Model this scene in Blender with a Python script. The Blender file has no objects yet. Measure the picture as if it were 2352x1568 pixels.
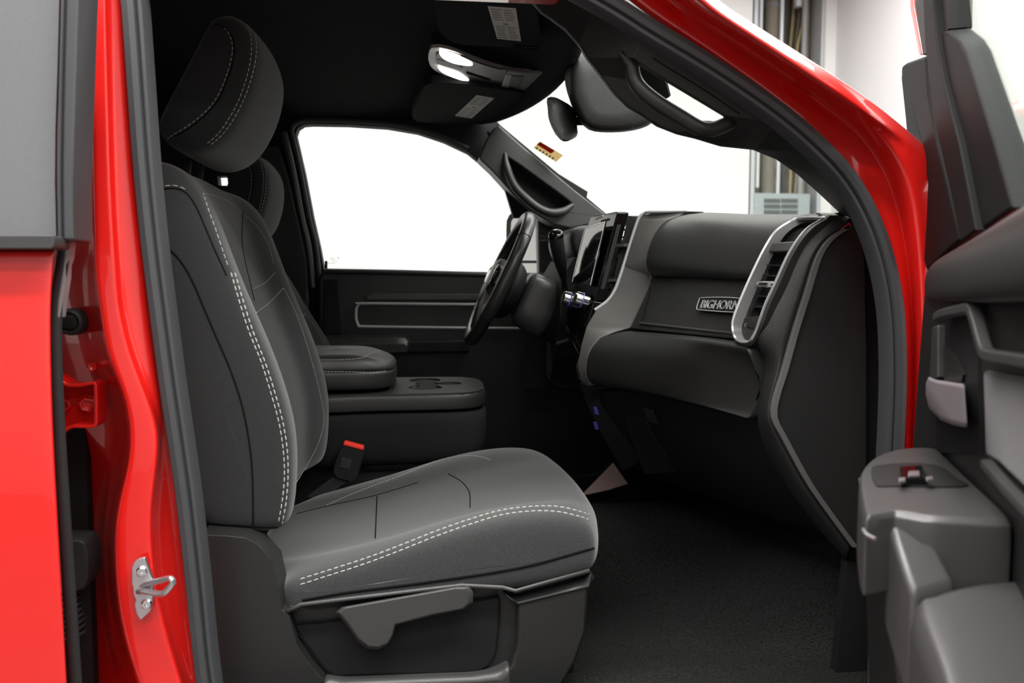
import bpy, math, random
from mathutils import Vector, Matrix
from mathutils.geometry import tessellate_polygon
from mathutils.bvhtree import BVHTree
random.seed(7)
C = bpy.context.scene.collection
SC = bpy.context.scene
R = math.radians
# ------------------------------------------------------------------ camera
E = 1.48                                   # eye height above the shop floor
FPX, CX, CY = 1800.0, 1176.0, 784.0
YAW, PITCH = math.atan(212 / 1800), math.atan(134 / 1800)
EYE = Vector((0, 0, E))
F_ = Vector((math.sin(YAW) * math.cos(PITCH), math.cos(YAW) * math.cos(PITCH), -math.sin(PITCH)))
R_ = Vector((math.cos(YAW), -math.sin(YAW), 0))
U_ = R_.cross(F_)
cd = bpy.data.cameras.new('camera')
cam = bpy.data.objects.new('camera', cd)
C.objects.link(cam)
cd.sensor_width = 36
cd.lens = FPX / 2352 * 36
cd.clip_start = 0.05
cd.dof.use_dof = True
cd.dof.focus_distance = 1.55
cd.dof.aperture_fstop = 4.5
cam.matrix_world = Matrix((R_, U_, -F_)).transposed().to_4x4()
cam.location = EYE
SC.camera = cam
# ------------------------------------------------------------------ light and exposure
SC.view_settings.view_transform = 'Standard'
SC.view_settings.look = 'None'
SC.view_settings.exposure = 0.0
SC.view_settings.gamma = 1.0
SC.cycles.use_denoising = True
SC.cycles.max_bounces = 8
SC.cycles.diffuse_bounces = 4
SC.cycles.transparent_max_bounces = 12
SC.cycles.sample_clamp_indirect = 6
SC.cycles.caustics_reflective = False
SC.cycles.caustics_refractive = False
w = bpy.data.worlds.new('world')
SC.world = w
w.use_nodes = True
w.node_tree.nodes['Background'].inputs[0].default_value = (0.9, 0.95, 1, 1)
w.node_tree.nodes['Background'].inputs[1].default_value = 0.3


def area(name, loc, sx, sy, power, rot=(0, 0, 0), col=(1, .985, .97)):
    l = bpy.data.lights.new(name, 'AREA')
    l.shape = 'RECTANGLE'
    l.size, l.size_y = sx, sy
    l.energy = power
    l.color = col
    o = bpy.data.objects.new(name, l)
    o.location = loc
    o.rotation_euler = rot
    C.objects.link(o)
    return o


CEIL = 3.9
area('ceiling_lamp', (0.3, 0.10, CEIL - .03), 4.5, .35, 260)
area('ceiling_lamp', (0.3, -1.3, CEIL - .03), 4.5, .35, 90)
area('ceiling_lamp', (0.3, -2.8, CEIL - .03), 4.5, .35, 70)
area('ceiling_lamp', (0.8, 1.9, CEIL - .03), 5.0, .6, 150)
area('ceiling_lamp', (0.4, 4.6, CEIL - .03), 6.0, .8, 108)
area('ceiling_lamp', (2.3, 2.2, CEIL - .03), .5, 3.0, 55)
area('ceiling_lamp', (-3.6, 1.0, CEIL - .03), .6, 6.0, 60)

# ------------------------------------------------------------------ pixel rays (2352 x 1568 frame)


def ray(px, py):
    return F_ + R_ * ((px - CX) / FPX) + U_ * ((CY - py) / FPX)


def Q(px, py, Y):
    d = ray(px, py)
    return EYE + d * (Y / d.y)


def QX(px, py, X):
    d = ray(px, py)
    return EYE + d * (X / d.x)


def QZ(px, py, z):
    d = ray(px, py)
    return EYE + d * (z / d.z)


def QP(px, py, p0, n):
    d = ray(px, py)
    return EYE + d * ((p0 - EYE).dot(n) / d.dot(n))


def qs(pts, Y=None):
    return [Q(p[0], p[1], Y if len(p) < 3 else p[2]) for p in pts]


def cr(pts, n, closed=False):
    """Catmull-Rom resample to n points, even in arc length"""
    P = [Vector(p) for p in pts]
    m = len(P)
    out = []
    segs = m if closed else m - 1
    for i in range(segs):
        if closed:
            a, b, c, d = P[(i - 1) % m], P[i], P[(i + 1) % m], P[(i + 2) % m]
        else:
            b, c = P[i], P[i + 1]
            a = P[i - 1] if i > 0 else b * 2 - c
            d = P[i + 2] if i + 2 < m else c * 2 - b
        for k in range(24):
            t = k / 24
            out.append(.5 * ((2 * b) + (c - a) * t + (2 * a - 5 * b + 4 * c - d) * t * t + (3 * b - a - 3 * c + d) * t ** 3))
    out.append(P[0].copy() if closed else P[-1].copy())
    L = [0]
    for i in range(1, len(out)):
        L.append(L[-1] + (out[i] - out[i - 1]).length)
    res = []
    j = 0
    cnt = n if closed else n - 1
    for k in range(n):
        s = L[-1] * k / max(cnt, 1)
        while j < len(L) - 2 and L[j + 1] < s:
            j += 1
        seg = L[j + 1] - L[j]
        t = 0 if seg < 1e-12 else (s - L[j]) / seg
        res.append(out[j].lerp(out[j + 1], min(max(t, 0), 1)))
    return res


def lerp(a, b, t):
    return a + (b - a) * t


def interp(xs, ys, x):
    if x <= xs[0]:
        return ys[0]
    for i in range(len(xs) - 1):
        if x <= xs[i + 1]:
            return lerp(ys[i], ys[i + 1], (x - xs[i]) / (xs[i + 1] - xs[i]))
    return ys[-1]


# ------------------------------------------------------------------ objects
ORG = {}


def props(o, label=None, cat=None, group=None, kind=None):
    for k, v in (('label', label), ('category', cat), ('group', group), ('kind', kind)):
        if v:
            o[k] = v
    return o


def thing(name, label, cat, loc, group=None):
    o = bpy.data.objects.new(name, None)
    o.empty_display_size = .05
    o.location = loc
    C.objects.link(o)
    ORG[o.name] = Vector(loc)
    return props(o, label, cat, group)


class MB:
    def __init__(s):
        s.v, s.f = [], []

    def add(s, vs, fs):
        b = len(s.v)
        s.v += [Vector(p) for p in vs]
        s.f += [tuple(b + i for i in f) for f in fs]
        return s

    def prism(s, pts, d, holes=()):
        """polygon (3-D outline, optional holes) pushed along d"""
        loops = [[Vector(p) for p in pts]] + [[Vector(p) for p in h] for h in holes]
        flat = [p for l in loops for p in l]
        d = Vector(d)
        n = len(flat)
        fs = []
        if len(loops) == 1 and len(pts) <= 4:
            fs += [tuple(range(n)), tuple(range(2 * n - 1, n - 1, -1))]
        else:
            for t in tessellate_polygon(loops):
                fs += [t, tuple(i + n for i in reversed(t))]
        b = 0
        for l in loops:
            m = len(l)
            for i in range(m):
                j = (i + 1) % m
                fs.append((b + i, b + j, n + b + j, n + b + i))
            b += m
        return s.add(flat + [p + d for p in flat], fs)

    def box(s, c, size, rot=None):
        c = Vector(c)
        M = rot or Matrix.Identity(3)
        vs = [c + M @ Vector((x * size[0] / 2, y * size[1] / 2, z * size[2] / 2)) for x in (-1, 1) for y in (-1, 1) for z in (-1, 1)]
        return s.add(vs, [(0, 1, 3, 2), (4, 6, 7, 5), (0, 4, 5, 1), (2, 3, 7, 6), (0, 2, 6, 4), (1, 5, 7, 3)])

    def loft(s, secs, closed=True, cap=True, loop=False):
        n = len(secs[0])
        vs = [p for q in secs for p in q]
        fs = []
        m = len(secs)
        for i in range(m if loop else m - 1):
            i2 = (i + 1) % m
            for j in range(n if closed else n - 1):
                k = (j + 1) % n
                fs.append((i * n + j, i * n + k, i2 * n + k, i2 * n + j))
        if cap and closed and not loop:
            fs.append(tuple(reversed(range(n))))
            fs.append(tuple((m - 1) * n + j for j in range(n)))
        return s.add(vs, fs)

    def tube(s, path, r, k=10, closed=False, cap=True, up=None, sx=1.0, sy=1.0):
        sec = [(math.cos(2 * math.pi * i / k) * sx, math.sin(2 * math.pi * i / k) * sy) for i in range(k)]
        return s.sweep(path, sec, r, closed, cap, up)

    def sweep(s, path, sec, r=1.0, closed=False, cap=True, up=None):
        P = [Vector(p) for p in path]
        m = len(P)
        secs = []
        prev = None
        for i in range(m):
            if closed:
                t = P[(i + 1) % m] - P[i - 1]
            else:
                t = P[min(i + 1, m - 1)] - P[max(i - 1, 0)]
            t.normalize()
            if up is not None:
                u = up[i] if isinstance(up, list) else Vector(up)
            else:
                u = prev if prev is not None else (Vector((0, 0, 1)) if abs(t.z) < .9 else Vector((1, 0, 0)))
            a = t.cross(u)
            a.normalize()
            b = a.cross(t)
            prev = b
            rr = r[i] if isinstance(r, (list, tuple)) else r
            secs.append([P[i] + a * (x * rr) + b * (y * rr) for x, y in sec])
        return s.loft(secs, True, cap, closed)

    def lathe(s, c, axis, prof, k=24):
        """prof: (distance along the axis, radius)"""
        axis = Vector(axis).normalized()
        a = axis.orthogonal().normalized()
        b = axis.cross(a)
        c = Vector(c)
        return s.loft([[c + axis * h + (a * math.cos(2 * math.pi * i / k) + b * math.sin(2 * math.pi * i / k)) * max(r, 1e-5) for i in range(k)] for h, r in prof])

    def grid(s, rows):
        return s.loft(rows, closed=False, cap=False)

    def build(s, name, mat, parent=None, loc=None, sub=0, bev=0, seg=2, solid=0, soff=-1, ang=35, label=None, cat=None, group=None, kind=None, flat=False):
        if parent is not None:
            o0 = ORG[parent.name]
        elif loc is not None:
            o0 = Vector(loc)
        else:
            mn = [min(p[i] for p in s.v) for i in range(3)]
            mx = [max(p[i] for p in s.v) for i in range(3)]
            o0 = Vector(((mn[0] + mx[0]) / 2, (mn[1] + mx[1]) / 2, mn[2]))
        me = bpy.data.meshes.new(name)
        me.from_pydata([p - o0 for p in s.v], [], s.f)
        import bmesh
        bm = bmesh.new()
        bm.from_mesh(me)
        bmesh.ops.remove_doubles(bm, verts=bm.verts, dist=1e-6)
        bmesh.ops.recalc_face_normals(bm, faces=bm.faces)
        bm.to_mesh(me)
        bm.free()
        me.materials.append(mat)
        if not flat:
            me.polygons.foreach_set('use_smooth', [True] * len(me.polygons))
            if not sub:
                me.set_sharp_from_angle(angle=R(ang))
        o = bpy.data.objects.new(name, me)
        C.objects.link(o)
        if parent is not None:
            o.parent = parent
        else:
            o.location = o0
        ORG[o.name] = o0
        if solid:
            m = o.modifiers.new('solid', 'SOLIDIFY')
            m.thickness = solid
            m.offset = soff
        if bev:
            m = o.modifiers.new('bevel', 'BEVEL')
            m.width = bev
            m.segments = seg
            m.limit_method = 'ANGLE'
            m.angle_limit = R(30)
            m.harden_normals = True
        if sub:
            m = o.modifiers.new('subsurf', 'SUBSURF')
            m.levels = m.render_levels = sub
        return props(o, label, cat, group, kind)


def bvh(o):
    bpy.context.view_layer.update()
    dg = bpy.context.evaluated_depsgraph_get()
    ev = o.evaluated_get(dg)
    me = ev.to_mesh()
    o0 = ORG[o.name]
    t = BVHTree.FromPolygons([v.co + o0 for v in me.vertices], [tuple(p.vertices) for p in me.polygons])
    ev.to_mesh_clear()
    return t


def project(pxs, tree, n=60, lift=0.0006):
    """follow a drawn line over a built surface: (point, normal) pairs"""
    P = cr([Vector((p[0], p[1], 0)) for p in pxs], n)
    out = []
    for p in P:
        d = ray(p.x, p.y).normalized()
        h, nrm, i, dist = tree.ray_cast(EYE, d)
        if h is None:
            continue
        if nrm.dot(d) > 0:
            nrm = -nrm
        out.append((h + nrm * lift, nrm))
    return out


def dashes(mb, pn, dash=.0075, gap=.0035, r=.0011):
    if len(pn) < 2:
        return
    P = [p for p, _ in pn]
    L = [0]
    for i in range(1, len(P)):
        L.append(L[-1] + (P[i] - P[i - 1]).length)

    def at(s):
        for i in range(len(L) - 1):
            if L[i + 1] >= s:
                t = (s - L[i]) / max(L[i + 1] - L[i], 1e-9)
                return P[i].lerp(P[i + 1], t), pn[i][1]
        return P[-1], pn[-1][1]
    s = 0
    while s + dash < L[-1]:
        a, n = at(s)
        m, _ = at(s + dash / 2)
        b, _ = at(s + dash)
        if (b - a).length < dash * 1.6:
            mb.sweep([a - n * r * .3, m + n * r * .35, b - n * r * .3], [(-1, -.8), (1, -.8), (.7, .6), (-.7, .6)], [r * .7, r, r * .7], up=n)
        s += dash + gap


def seamline(mb, pn, r=.0012):
    if len(pn) > 2:
        mb.tube([p - n * r * .4 for p, n in pn], r, 6)


# ------------------------------------------------------------------ materials


def mat(name, col, rough=.5, metal=0., spec=.5, coat=0., bump=None, sheen=0., vary=None, emit=None, coatr=.03):
    m = bpy.data.materials.new(name)
    m.use_nodes = True
    nt = m.node_tree
    b = nt.nodes['Principled BSDF']
    b.inputs['Base Color'].default_value = (*col, 1)
    b.inputs['Roughness'].default_value = rough
    b.inputs['Metallic'].default_value = metal
    b.inputs['Specular IOR Level'].default_value = spec
    b.inputs['Coat Weight'].default_value = coat
    b.inputs['Coat Roughness'].default_value = coatr
    if sheen:
        b.inputs['Sheen Weight'].default_value = sheen
        b.inputs['Sheen Roughness'].default_value = .5
    tc = nt.nodes.new('ShaderNodeTexCoord')
    if vary:
        nz = nt.nodes.new('ShaderNodeTexNoise')
        nz.inputs['Scale'].default_value = vary[0]
        nz.inputs['Detail'].default_value = 3
        nt.links.new(tc.outputs['Object'], nz.inputs['Vector'])
        rp = nt.nodes.new('ShaderNodeValToRGB')
        k = vary[1]
        rp.color_ramp.elements[0].color = (*[c * (1 - k) for c in col], 1)
        rp.color_ramp.elements[1].color = (*[c * (1 + k) for c in col], 1)
        rp.color_ramp.elements[0].position = .3
        rp.color_ramp.elements[1].position = .7
        nt.links.new(nz.outputs['Fac'], rp.inputs['Fac'])
        nt.links.new(rp.outputs['Color'], b.inputs['Base Color'])
    if bump:
        kind, scale, strength, dist = bump
        if kind == 'noise':
            t = nt.nodes.new('ShaderNodeTexNoise')
            t.inputs['Detail'].default_value = 4
        else:
            t = nt.nodes.new('ShaderNodeTexVoronoi')
        t.inputs['Scale'].default_value = scale
        nt.links.new(tc.outputs['Object'], t.inputs['Vector'])
        bp = nt.nodes.new('ShaderNodeBump')
        bp.inputs['Strength'].default_value = strength
        bp.inputs['Distance'].default_value = dist
        nt.links.new(t.outputs[0], bp.inputs['Height'])
        nt.links.new(bp.outputs['Normal'], b.inputs['Normal'])
    if emit:
        b.inputs['Emission Color'].default_value = (*emit[0], 1)
        b.inputs['Emission Strength'].default_value = emit[1]
    return m


def glass(name, tint, refl=1.0):
    m = bpy.data.materials.new(name)
    m.use_nodes = True
    nt = m.node_tree
    nt.nodes.remove(nt.nodes['Principled BSDF'])
    tr = nt.nodes.new('ShaderNodeBsdfTransparent')
    tr.inputs[0].default_value = (*tint, 1)
    gl = nt.nodes.new('ShaderNodeBsdfGlossy')
    gl.inputs['Roughness'].default_value = .01
    lw = nt.nodes.new('ShaderNodeLayerWeight')
    lw.inputs[0].default_value = .5
    pw = nt.nodes.new('ShaderNodeMath')
    pw.operation = 'POWER'
    pw.inputs[1].default_value = 5
    mu = nt.nodes.new('ShaderNodeMath')
    mu.operation = 'MULTIPLY_ADD'
    mu.inputs[1].default_value = .8 * refl
    mu.inputs[2].default_value = .04 * refl
    nt.links.new(lw.outputs['Facing'], pw.inputs[0])
    nt.links.new(pw.outputs[0], mu.inputs[0])
    mx = nt.nodes.new('ShaderNodeMixShader')
    nt.links.new(mu.outputs[0], mx.inputs[0])
    nt.links.new(tr.outputs[0], mx.inputs[1])
    nt.links.new(gl.outputs[0], mx.inputs[2])
    nt.links.new(mx.outputs[0], nt.nodes['Material Output'].inputs[0])
    return m


def translucent(m, k=.8):
    nt = m.node_tree
    b = nt.nodes['Principled BSDF']
    t = nt.nodes.new('ShaderNodeBsdfTranslucent')
    t.inputs[0].default_value = b.inputs['Base Color'].default_value
    mx = nt.nodes.new('ShaderNodeMixShader')
    mx.inputs[0].default_value = k
    nt.links.new(b.outputs[0], mx.inputs[1])
    nt.links.new(t.outputs[0], mx.inputs[2])
    nt.links.new(mx.outputs[0], nt.nodes['Material Output'].inputs[0])
    return m


M = {
    'paint': mat('red_paint', (.64, .010, .007), .35, coat=1.0, coatr=.03, spec=.4),
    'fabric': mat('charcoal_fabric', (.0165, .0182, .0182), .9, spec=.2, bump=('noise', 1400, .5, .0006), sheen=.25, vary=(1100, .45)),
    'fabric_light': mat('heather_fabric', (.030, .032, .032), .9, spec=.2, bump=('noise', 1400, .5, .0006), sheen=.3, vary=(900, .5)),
    'console_cloth': mat('black_console_cloth', (.010, .0108, .0108), .9, spec=.15, bump=('noise', 1400, .5, .0006), vary=(1100, .4)),
    'thread': mat('grey_thread', (.36, .36, .33), .7),
    'seam': mat('seam_shadow_thread', (.006, .006, .006), .9, spec=.1),
    'plastic': mat('grained_black_plastic', (.013, .013, .0128), .46, spec=.45, bump=('vor', 520, .35, .0006)),
    'plastic_grey': mat('grained_grey_plastic', (.036, .036, .036), .45, spec=.5, bump=('vor', 520, .3, .0005)),
    'soft': mat('soft_black_vinyl', (.016, .016, .0155), .45, spec=.5, bump=('vor', 600, .25, .0005)),
    'dark': mat('matte_black_plastic', (.008, .008, .008), .7, spec=.25),
    'headliner': mat('black_headliner_cloth', (.016, .017, .018), .95, spec=.1, bump=('noise', 900, .3, .0005)),
    'gloss': mat('gloss_black', (.004, .004, .004), .08, spec=.4),
    'satin': mat('satin_titanium', (.115, .108, .105), .42, metal=.35, spec=.5),
    'silver': mat('satin_silver', (.62, .62, .64), .3, metal=.9),
    'silver_plastic': mat('silver_plastic', (.42, .42, .42), .35, metal=.15, spec=.5),
    'door_trim': mat('door_trim_plastic', (.009, .0095, .0095), .6, spec=.08, bump=('vor', 420, .3, .0006)),
    'lit_door_vinyl': mat('brightened_door_vinyl', (.052, .052, .051), .36, spec=.55, bump=('vor', 600, .2, .0004)),  # dash vinyl again, colour raised to stand in for the overhead light
    'handle': mat('satin_chrome', (.34, .31, .33), .3, metal=.5),
    'chrome': mat('chrome', (.8, .8, .82), .12, metal=1.0),
    'rubber': mat('rubber_seal', (.04, .042, .045), .55, spec=.45, bump=('noise', 900, .25, .0004)),
    'rubber_dark': mat('dark_rubber', (.018, .018, .019), .6, spec=.35),
    'carpet': mat('black_carpet', (.02, .02, .0195), 1.0, spec=.05, bump=('noise', 500, .9, .003), vary=(300, .6)),
    'tint': mat('reflection_grey_glass', (.14, .144, .148), .25, spec=.6, vary=(700, .06)),  # grey base stands in for the bright room reflected in dark glass
    'wall': mat('white_wall_paint', (.84, .84, .82), .8, spec=.2),
    'wall_side': mat('pale_wall_paint', (.74, .73, .73), .8, spec=.2),
    'wall_front': mat('grey_wall_paint', (.52, .52, .52), .8, spec=.2),
    'shop_floor': mat('grey_epoxy_floor', (.16, .155, .15), .35, spec=.5, vary=(3, .15)),
    'label': mat('printed_label_paper', (.6, .6, .55), .6),
    'ink': mat('grey_ink', (.28, .28, .26), .7),
    'red_button': mat('red_button', (.75, .03, .015), .45),
    'lens': mat('lit_lens', (1, .95, .88), .3, emit=((1, .9, .82), 6)),
    'paper': mat('pinkish_paper', (.85, .62, .56), .8, spec=.1),
    'window': glass('clear_glass', (.985, 1, .99)),
    'windshield': glass('green_tinted_glass', (.93, .985, .945)),
}
# ================================================================== the shop room
YB = 6.2                                   # back wall
XR = Q(1917, 200, YB).x                    # right hand corner
XA, XB = Q(1725, 200, YB).x, Q(1891, 200, YB).x
XL, YF = -5.5, -4.0


def wall(name, c, size, m):
    MB().box(c, size).build(name, m, kind='structure', flat=True)


wall('floor', ((XL + XR) / 2, (YB + YF) / 2 + .2, -.05), (XR - XL + .4, YB - YF + 1, .1), M['shop_floor'])
wall('ceiling', ((XL + XR) / 2, (YB + YF) / 2 + .2, CEIL + .05), (XR - XL + .4, YB - YF + 1, .1), M['wall'])
wall('wall_left', (XL - .05, (YB + YF) / 2, CEIL / 2), (.1, YB - YF + .2, CEIL), M['wall'])
wall('wall_right', (XR + .05, (YB + YF) / 2, CEIL / 2), (.1, YB - YF, CEIL), M['wall_side'])
wall('wall_front', ((XL + XR) / 2, YF - .05, CEIL / 2), (XR - XL, .1, CEIL), M['wall_front'])
wall('wall_back', ((XL + XA) / 2, YB + .16, CEIL / 2), (XA - XL, .32, CEIL), M['wall'])
wall('wall_back', ((XR + XB) / 2, YB + .16, CEIL / 2), (XR - XB, .32, CEIL), M['wall'])
m_rec = mat('weathered_stud_boards', (.24, .215, .18), .85, vary=(6, .35))
wall('wall_recess', ((XA + XB) / 2, YB + .33, CEIL / 2), (XB - XA, .06, CEIL), m_rec)

steel = mat('galvanised_steel', (.55, .58, .6), .4, metal=.4)
greyp = mat('grey_pipe_paint', (.3, .31, .31), .5)
tan = mat('tan_duct_board', (.3, .27, .22), .8, vary=(4, .15))
ycab = mat('yellowed_cable', (.42, .34, .16), .6)
bcab = mat('dark_cable', (.05, .045, .04), .6)
gcab = mat('olive_cable', (.2, .18, .12), .6)
woodm = mat('raw_stud_wood', (.3, .24, .16), .8, vary=(8, .3))


def rod(name, px, r, z0, z1, y, m, label, cat, group=None):
    c = Q(px, 500, y)
    return MB().tube([(c.x, y, z0), (c.x, y, z1)], r, 16).build(name, m, label=label, cat=cat, group=group)


zc = Q(1790, 443, YB - .1).z               # top of the electrical cabinet
# side channels of the recess
for px, lab in ((1730.5, 'galvanised steel channel along the left edge of the wall recess'), (1884, 'galvanised steel channel along the right edge of the wall recess, near the corner')):
    c = Q(px, 300, YB)
    MB().box((c.x, YB + .1, CEIL / 2 + .02), (.034, .22, CEIL - .06)).build('steel_channel', steel, bev=.004, label=lab, cat='metal channel')
rod('duct', 1761, .056, zc + .02, CEIL - .05, YB + .235, tan, 'wide tan duct pipe with a band, left in the wall recess', 'duct')
MB().lathe((Q(1761, 500, YB + .235).x, YB + .235, Q(1761, 13, YB + .235).z), (0, 0, 1), [(-.012, .057), (-.012, .063), (.012, .063), (.012, .057)], 20).build('band', greyp, bpy.data.objects['duct'])
rod('conduit', 1784.5, .018, zc, CEIL - .05, YB + .03, steel, 'bright steel conduit running straight into the cabinet top', 'conduit')
rod('conduit', 1737, .016, Q(1737, 430, YB + .03).z, CEIL - .05, YB + .05, mat('white_conduit', (.72, .74, .75), .45), 'pale conduit hugging the left channel of the recess', 'conduit')
rod('conduit', 1836, .023, zc, CEIL - .05, YB + .10, greyp, 'grey conduit with a coupling, right of the cables in the recess', 'conduit')
MB().lathe((Q(1833, 10, YB + .1).x, YB + .1, Q(1833, 8, YB + .1).z), (0, 0, 1), [(-.03, .024), (-.03, .034), (.06, .034), (.06, .024)], 20).build('coupling', steel, bpy.data.objects['conduit.002'])
MB().box((Q(1868, 300, YB).x, YB + .22, CEIL / 2), (.05, .1, CEIL - .1)).build('wood_stud', woodm, label='raw wooden stud standing beside the right steel channel', cat='stud')
cabs = [
    ((1824, 1815, 1806, 1800, 1790), bcab, 'dark cable sagging from upper right to lower left in the recess'),
    ((1830, 1822, 1814, 1806, 1762), ycab, 'yellowed cable crossing behind the bright conduit to the lower left'),
    ((1842, 1836, 1826, 1822, 1772), gcab, 'olive cable slanting down to the left between the conduits'),
    ((1812, 1806, 1802, 1796, 1800), bcab, 'thin dark cable hanging close beside the bright conduit'),
    ((1848, 1846, 1830, 1822, 1814), ycab, 'yellowed cable ending right of the bright conduit'),
    ((1856, 1852, 1850, 1842, 1826), gcab, 'olive cable hanging beside the grey conduit'),
]
for i, (xs, m, lab) in enumerate(cabs):
    ys = (-120, 30, 120, 260, 446)
    y = YB + .285 - .034 * i
    MB().tube(cr([Q(a, b, y) for a, b in zip(xs, ys)], 24), .0105 + .003 * (i % 2), 8).build('cable', m, label=lab, cat='cable', group='cables in the wall recess')
# electrical cabinet with louvres
c0, c1 = Q(1733, 443, YB - .02), Q(1857, 600, YB - .02)
cab = thing('electrical_cabinet', 'grey metal electrical cabinet with louvred vents below the conduits', 'cabinet', ((c0.x + c1.x) / 2, YB + .1, c1.z))
cabm = mat('grey_cabinet_paint', (.36, .41, .42), .5)
MB().box(((c0.x + c1.x) / 2, YB + .1, (c0.z + c1.z) / 2), (c1.x - c0.x, .24, c0.z - c1.z)).build('housing', cabm, cab, bev=.006)
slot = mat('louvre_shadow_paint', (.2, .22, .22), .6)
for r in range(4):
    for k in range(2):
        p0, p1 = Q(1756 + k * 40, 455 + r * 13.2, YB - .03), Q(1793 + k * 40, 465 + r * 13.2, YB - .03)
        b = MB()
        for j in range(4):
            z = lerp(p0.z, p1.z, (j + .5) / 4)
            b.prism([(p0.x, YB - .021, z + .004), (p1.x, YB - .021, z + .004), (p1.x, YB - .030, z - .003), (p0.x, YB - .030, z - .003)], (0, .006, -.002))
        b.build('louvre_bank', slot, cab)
for px in (1737, 1852):
    p = Q(px, 474, YB - .021)
    MB().lathe(p, (0, -1, 0), [(0, .008), (.005, .007), (.006, 0)], 12).build('screw', steel, cab)

# ================================================================== pickup truck body shell
body = thing('pickup_truck_body', 'bright red pickup truck body shell with black door opening seals', 'truck body', (0, 1.3, .55))
# --- front pillar, rows run down the pillar from roof to rocker
pil = [  # seal edge, channel, ridge, outer face, silhouette at matching stations
    ((1120, -235), (1200, -245), (1240, -252), (1262, -262), (1280, -280)),
    ((1380, -80), (1470, -80), (1520, -80), (1550, -80), (1575, -90)),
    ((1452, 0), (1540, 0), (1580, 0), (1605, 0), (1632, -2)),
    ((1580, 82), (1640, 62), (1676, 60), (1706, 66), (1720, 52)),
    ((1705, 168), (1745, 128), (1788, 132), (1818, 140), (1832, 122)),
    ((1790, 232), (1830, 186), (1884, 196), (1916, 206), (1928, 184)),
    ((1862, 292), (1902, 240), (1960, 256), (1998, 264), (2010, 240)),
    ((1945, 375), (1985, 305), (2038, 322), (2084, 326), (2100, 316)),
    ((2012, 478), (2050, 420), (2090, 400), (2160, 390), (2200, 400)),
    ((2056, 590), (2080, 540), (2108, 520), (2180, 500), (2240, 500)),
    ((2080, 700), (2098, 680), (2118, 680), (2190, 680), (2260, 680)),
    ((2086, 860), (2102, 860), (2122, 860), (2190, 860), (2260, 860)),
    ((2080, 1030), (2096, 1030), (2116, 1030), (2190, 1030), (2260, 1030)),
    ((2072, 1300), (2086, 1300), (2110, 1300), (2180, 1300), (2250, 1300)),
    ((2060, 1700), (2076, 1700), (2100, 1700), (2170, 1700), (2240, 1700)),
]
yy = (1.165, 1.175, 1.10, 1.055, 1.09)
rows = []
for k_, st in enumerate(pil):
    y_ = yy if k_ < 6 else ((1.165, 1.175, 1.112, 1.09, 1.13) if k_ == 6 else (1.165, 1.175, 1.13, 1.15, 1.19))
    r = [Q(p[0], p[1], y) for p, y in zip(st, y_)]
    r.insert(0, r[0] + Vector((0, .012, 0)))
    d1 = (r[4] - r[3]).normalized()
    r.append(r[5] + Vector((.0, .14, -.015)))
    rows.append(r)
# tighten the creases by doubling the ridge rows
rr = []
for r in rows:
    rr.append([r[0], r[1], lerp(r[1], r[2], .3), lerp(r[1], r[2], .92), lerp(r[2], r[3], .12), lerp(r[2], r[3], .85), lerp(r[3], r[4], .1), lerp(r[3], r[4], .6), r[4], lerp(r[4], r[5], .7), r[5], lerp(r[5], r[6], .3), r[6]])
MB().grid(rr).build('windshield_pillar', M['paint'], body, sub=2, solid=.004)
# --- centre pillar
YS = [-90, 120, 300, 450, 560, 620, 700, 760, 820, 900, 990, 1072, 1147, 1215, 1317, 1420, 1530, 1660]
RX = [203, 206, 210, 213, 216, 214, 226, 234, 245, 283, 300, 293, 272, 260, 262, 272, 300, 350]
MX = [240, 245, 250, 255, 262, 266, 272, 284, 300, 332, 366, 360, 350, 347, 354, 374, 406, 446]
SX = [278, 288, 300, 314, 328, 334, 342, 349, 356, 366, 376, 386, 395, 402, 415, 430, 447, 470]
DEP = [.012, .012, .012, .014, .02, .05, .06, .065, .07, .085, .11, .14, .16, .17, .17, .17, .17, .17]
rows = []
for i, y in enumerate(YS):
    r, m_, s_ = RX[i], MX[i], SX[i]
    low = max(0, min(1, (y - 960) / 120))
    yr = 1.135
    q = [Q(-40, y, yr + DEP[i] + .05), Q(110, y, yr + DEP[i] + .045), Q(r - 58, y, yr + DEP[i] + .02), Q(r - 26, y, yr + DEP[i]), Q(r - 8, y, yr + DEP[i] * .5), Q(r, y, yr + .001),
         Q(r + 7, y, yr - .003), Q(lerp(r, m_, .5), y, yr - .002), Q(m_ - 5, y, yr - .002), Q(m_ + 1, y, yr), Q(m_ + 6, y, yr + .012 + .022 * low), Q(lerp(m_, s_, .6), y, yr + .016 + .03 * low), Q(s_ + 6, y, yr + .022 + .03 * low), Q(s_ + 16, y, yr + .1)]
    rows.append(q)
pillar = MB().grid(rows).build('center_pillar', M['paint'], body, sub=2, solid=.004)
# --- rocker and roof (close the opening; mostly outside the frame)
MB().loft([[Q(x, 1760, 1.16) + Vector((0, dy, dz)) for dy, dz in ((-.06, .0), (-.02, .05), (.06, .055), (.2, .02), (.2, -.15), (-.04, -.16))] for x in (-300, 400, 1200, 2100, 2400)]).build('rocker', M['paint'], body, bev=.01)
def header_pt(y, dx=0., dz=0.):
    t = (y - 1.95) / .66
    return Vector((.25 + .11 * (1 - t * t) + dx, y, E + .503 + .022 * t * t + dz))


roof = []
ry = ((1.13, .50), (1.16, .58), (1.28, .66), (1.6, .70), (1.95, .71), (2.3, .70), (2.62, .66), (2.74, .62), (2.78, .585))
for x in (-2.0, -.8, -.2, .05):
    roof.append([Vector((x, y, E + z)) for y, z in ry])
roof.append([header_pt(y, .02, .035) for y, z in ry])
MB().grid(roof).build('roof', M['paint'], body, sub=1, solid=.01)
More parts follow.
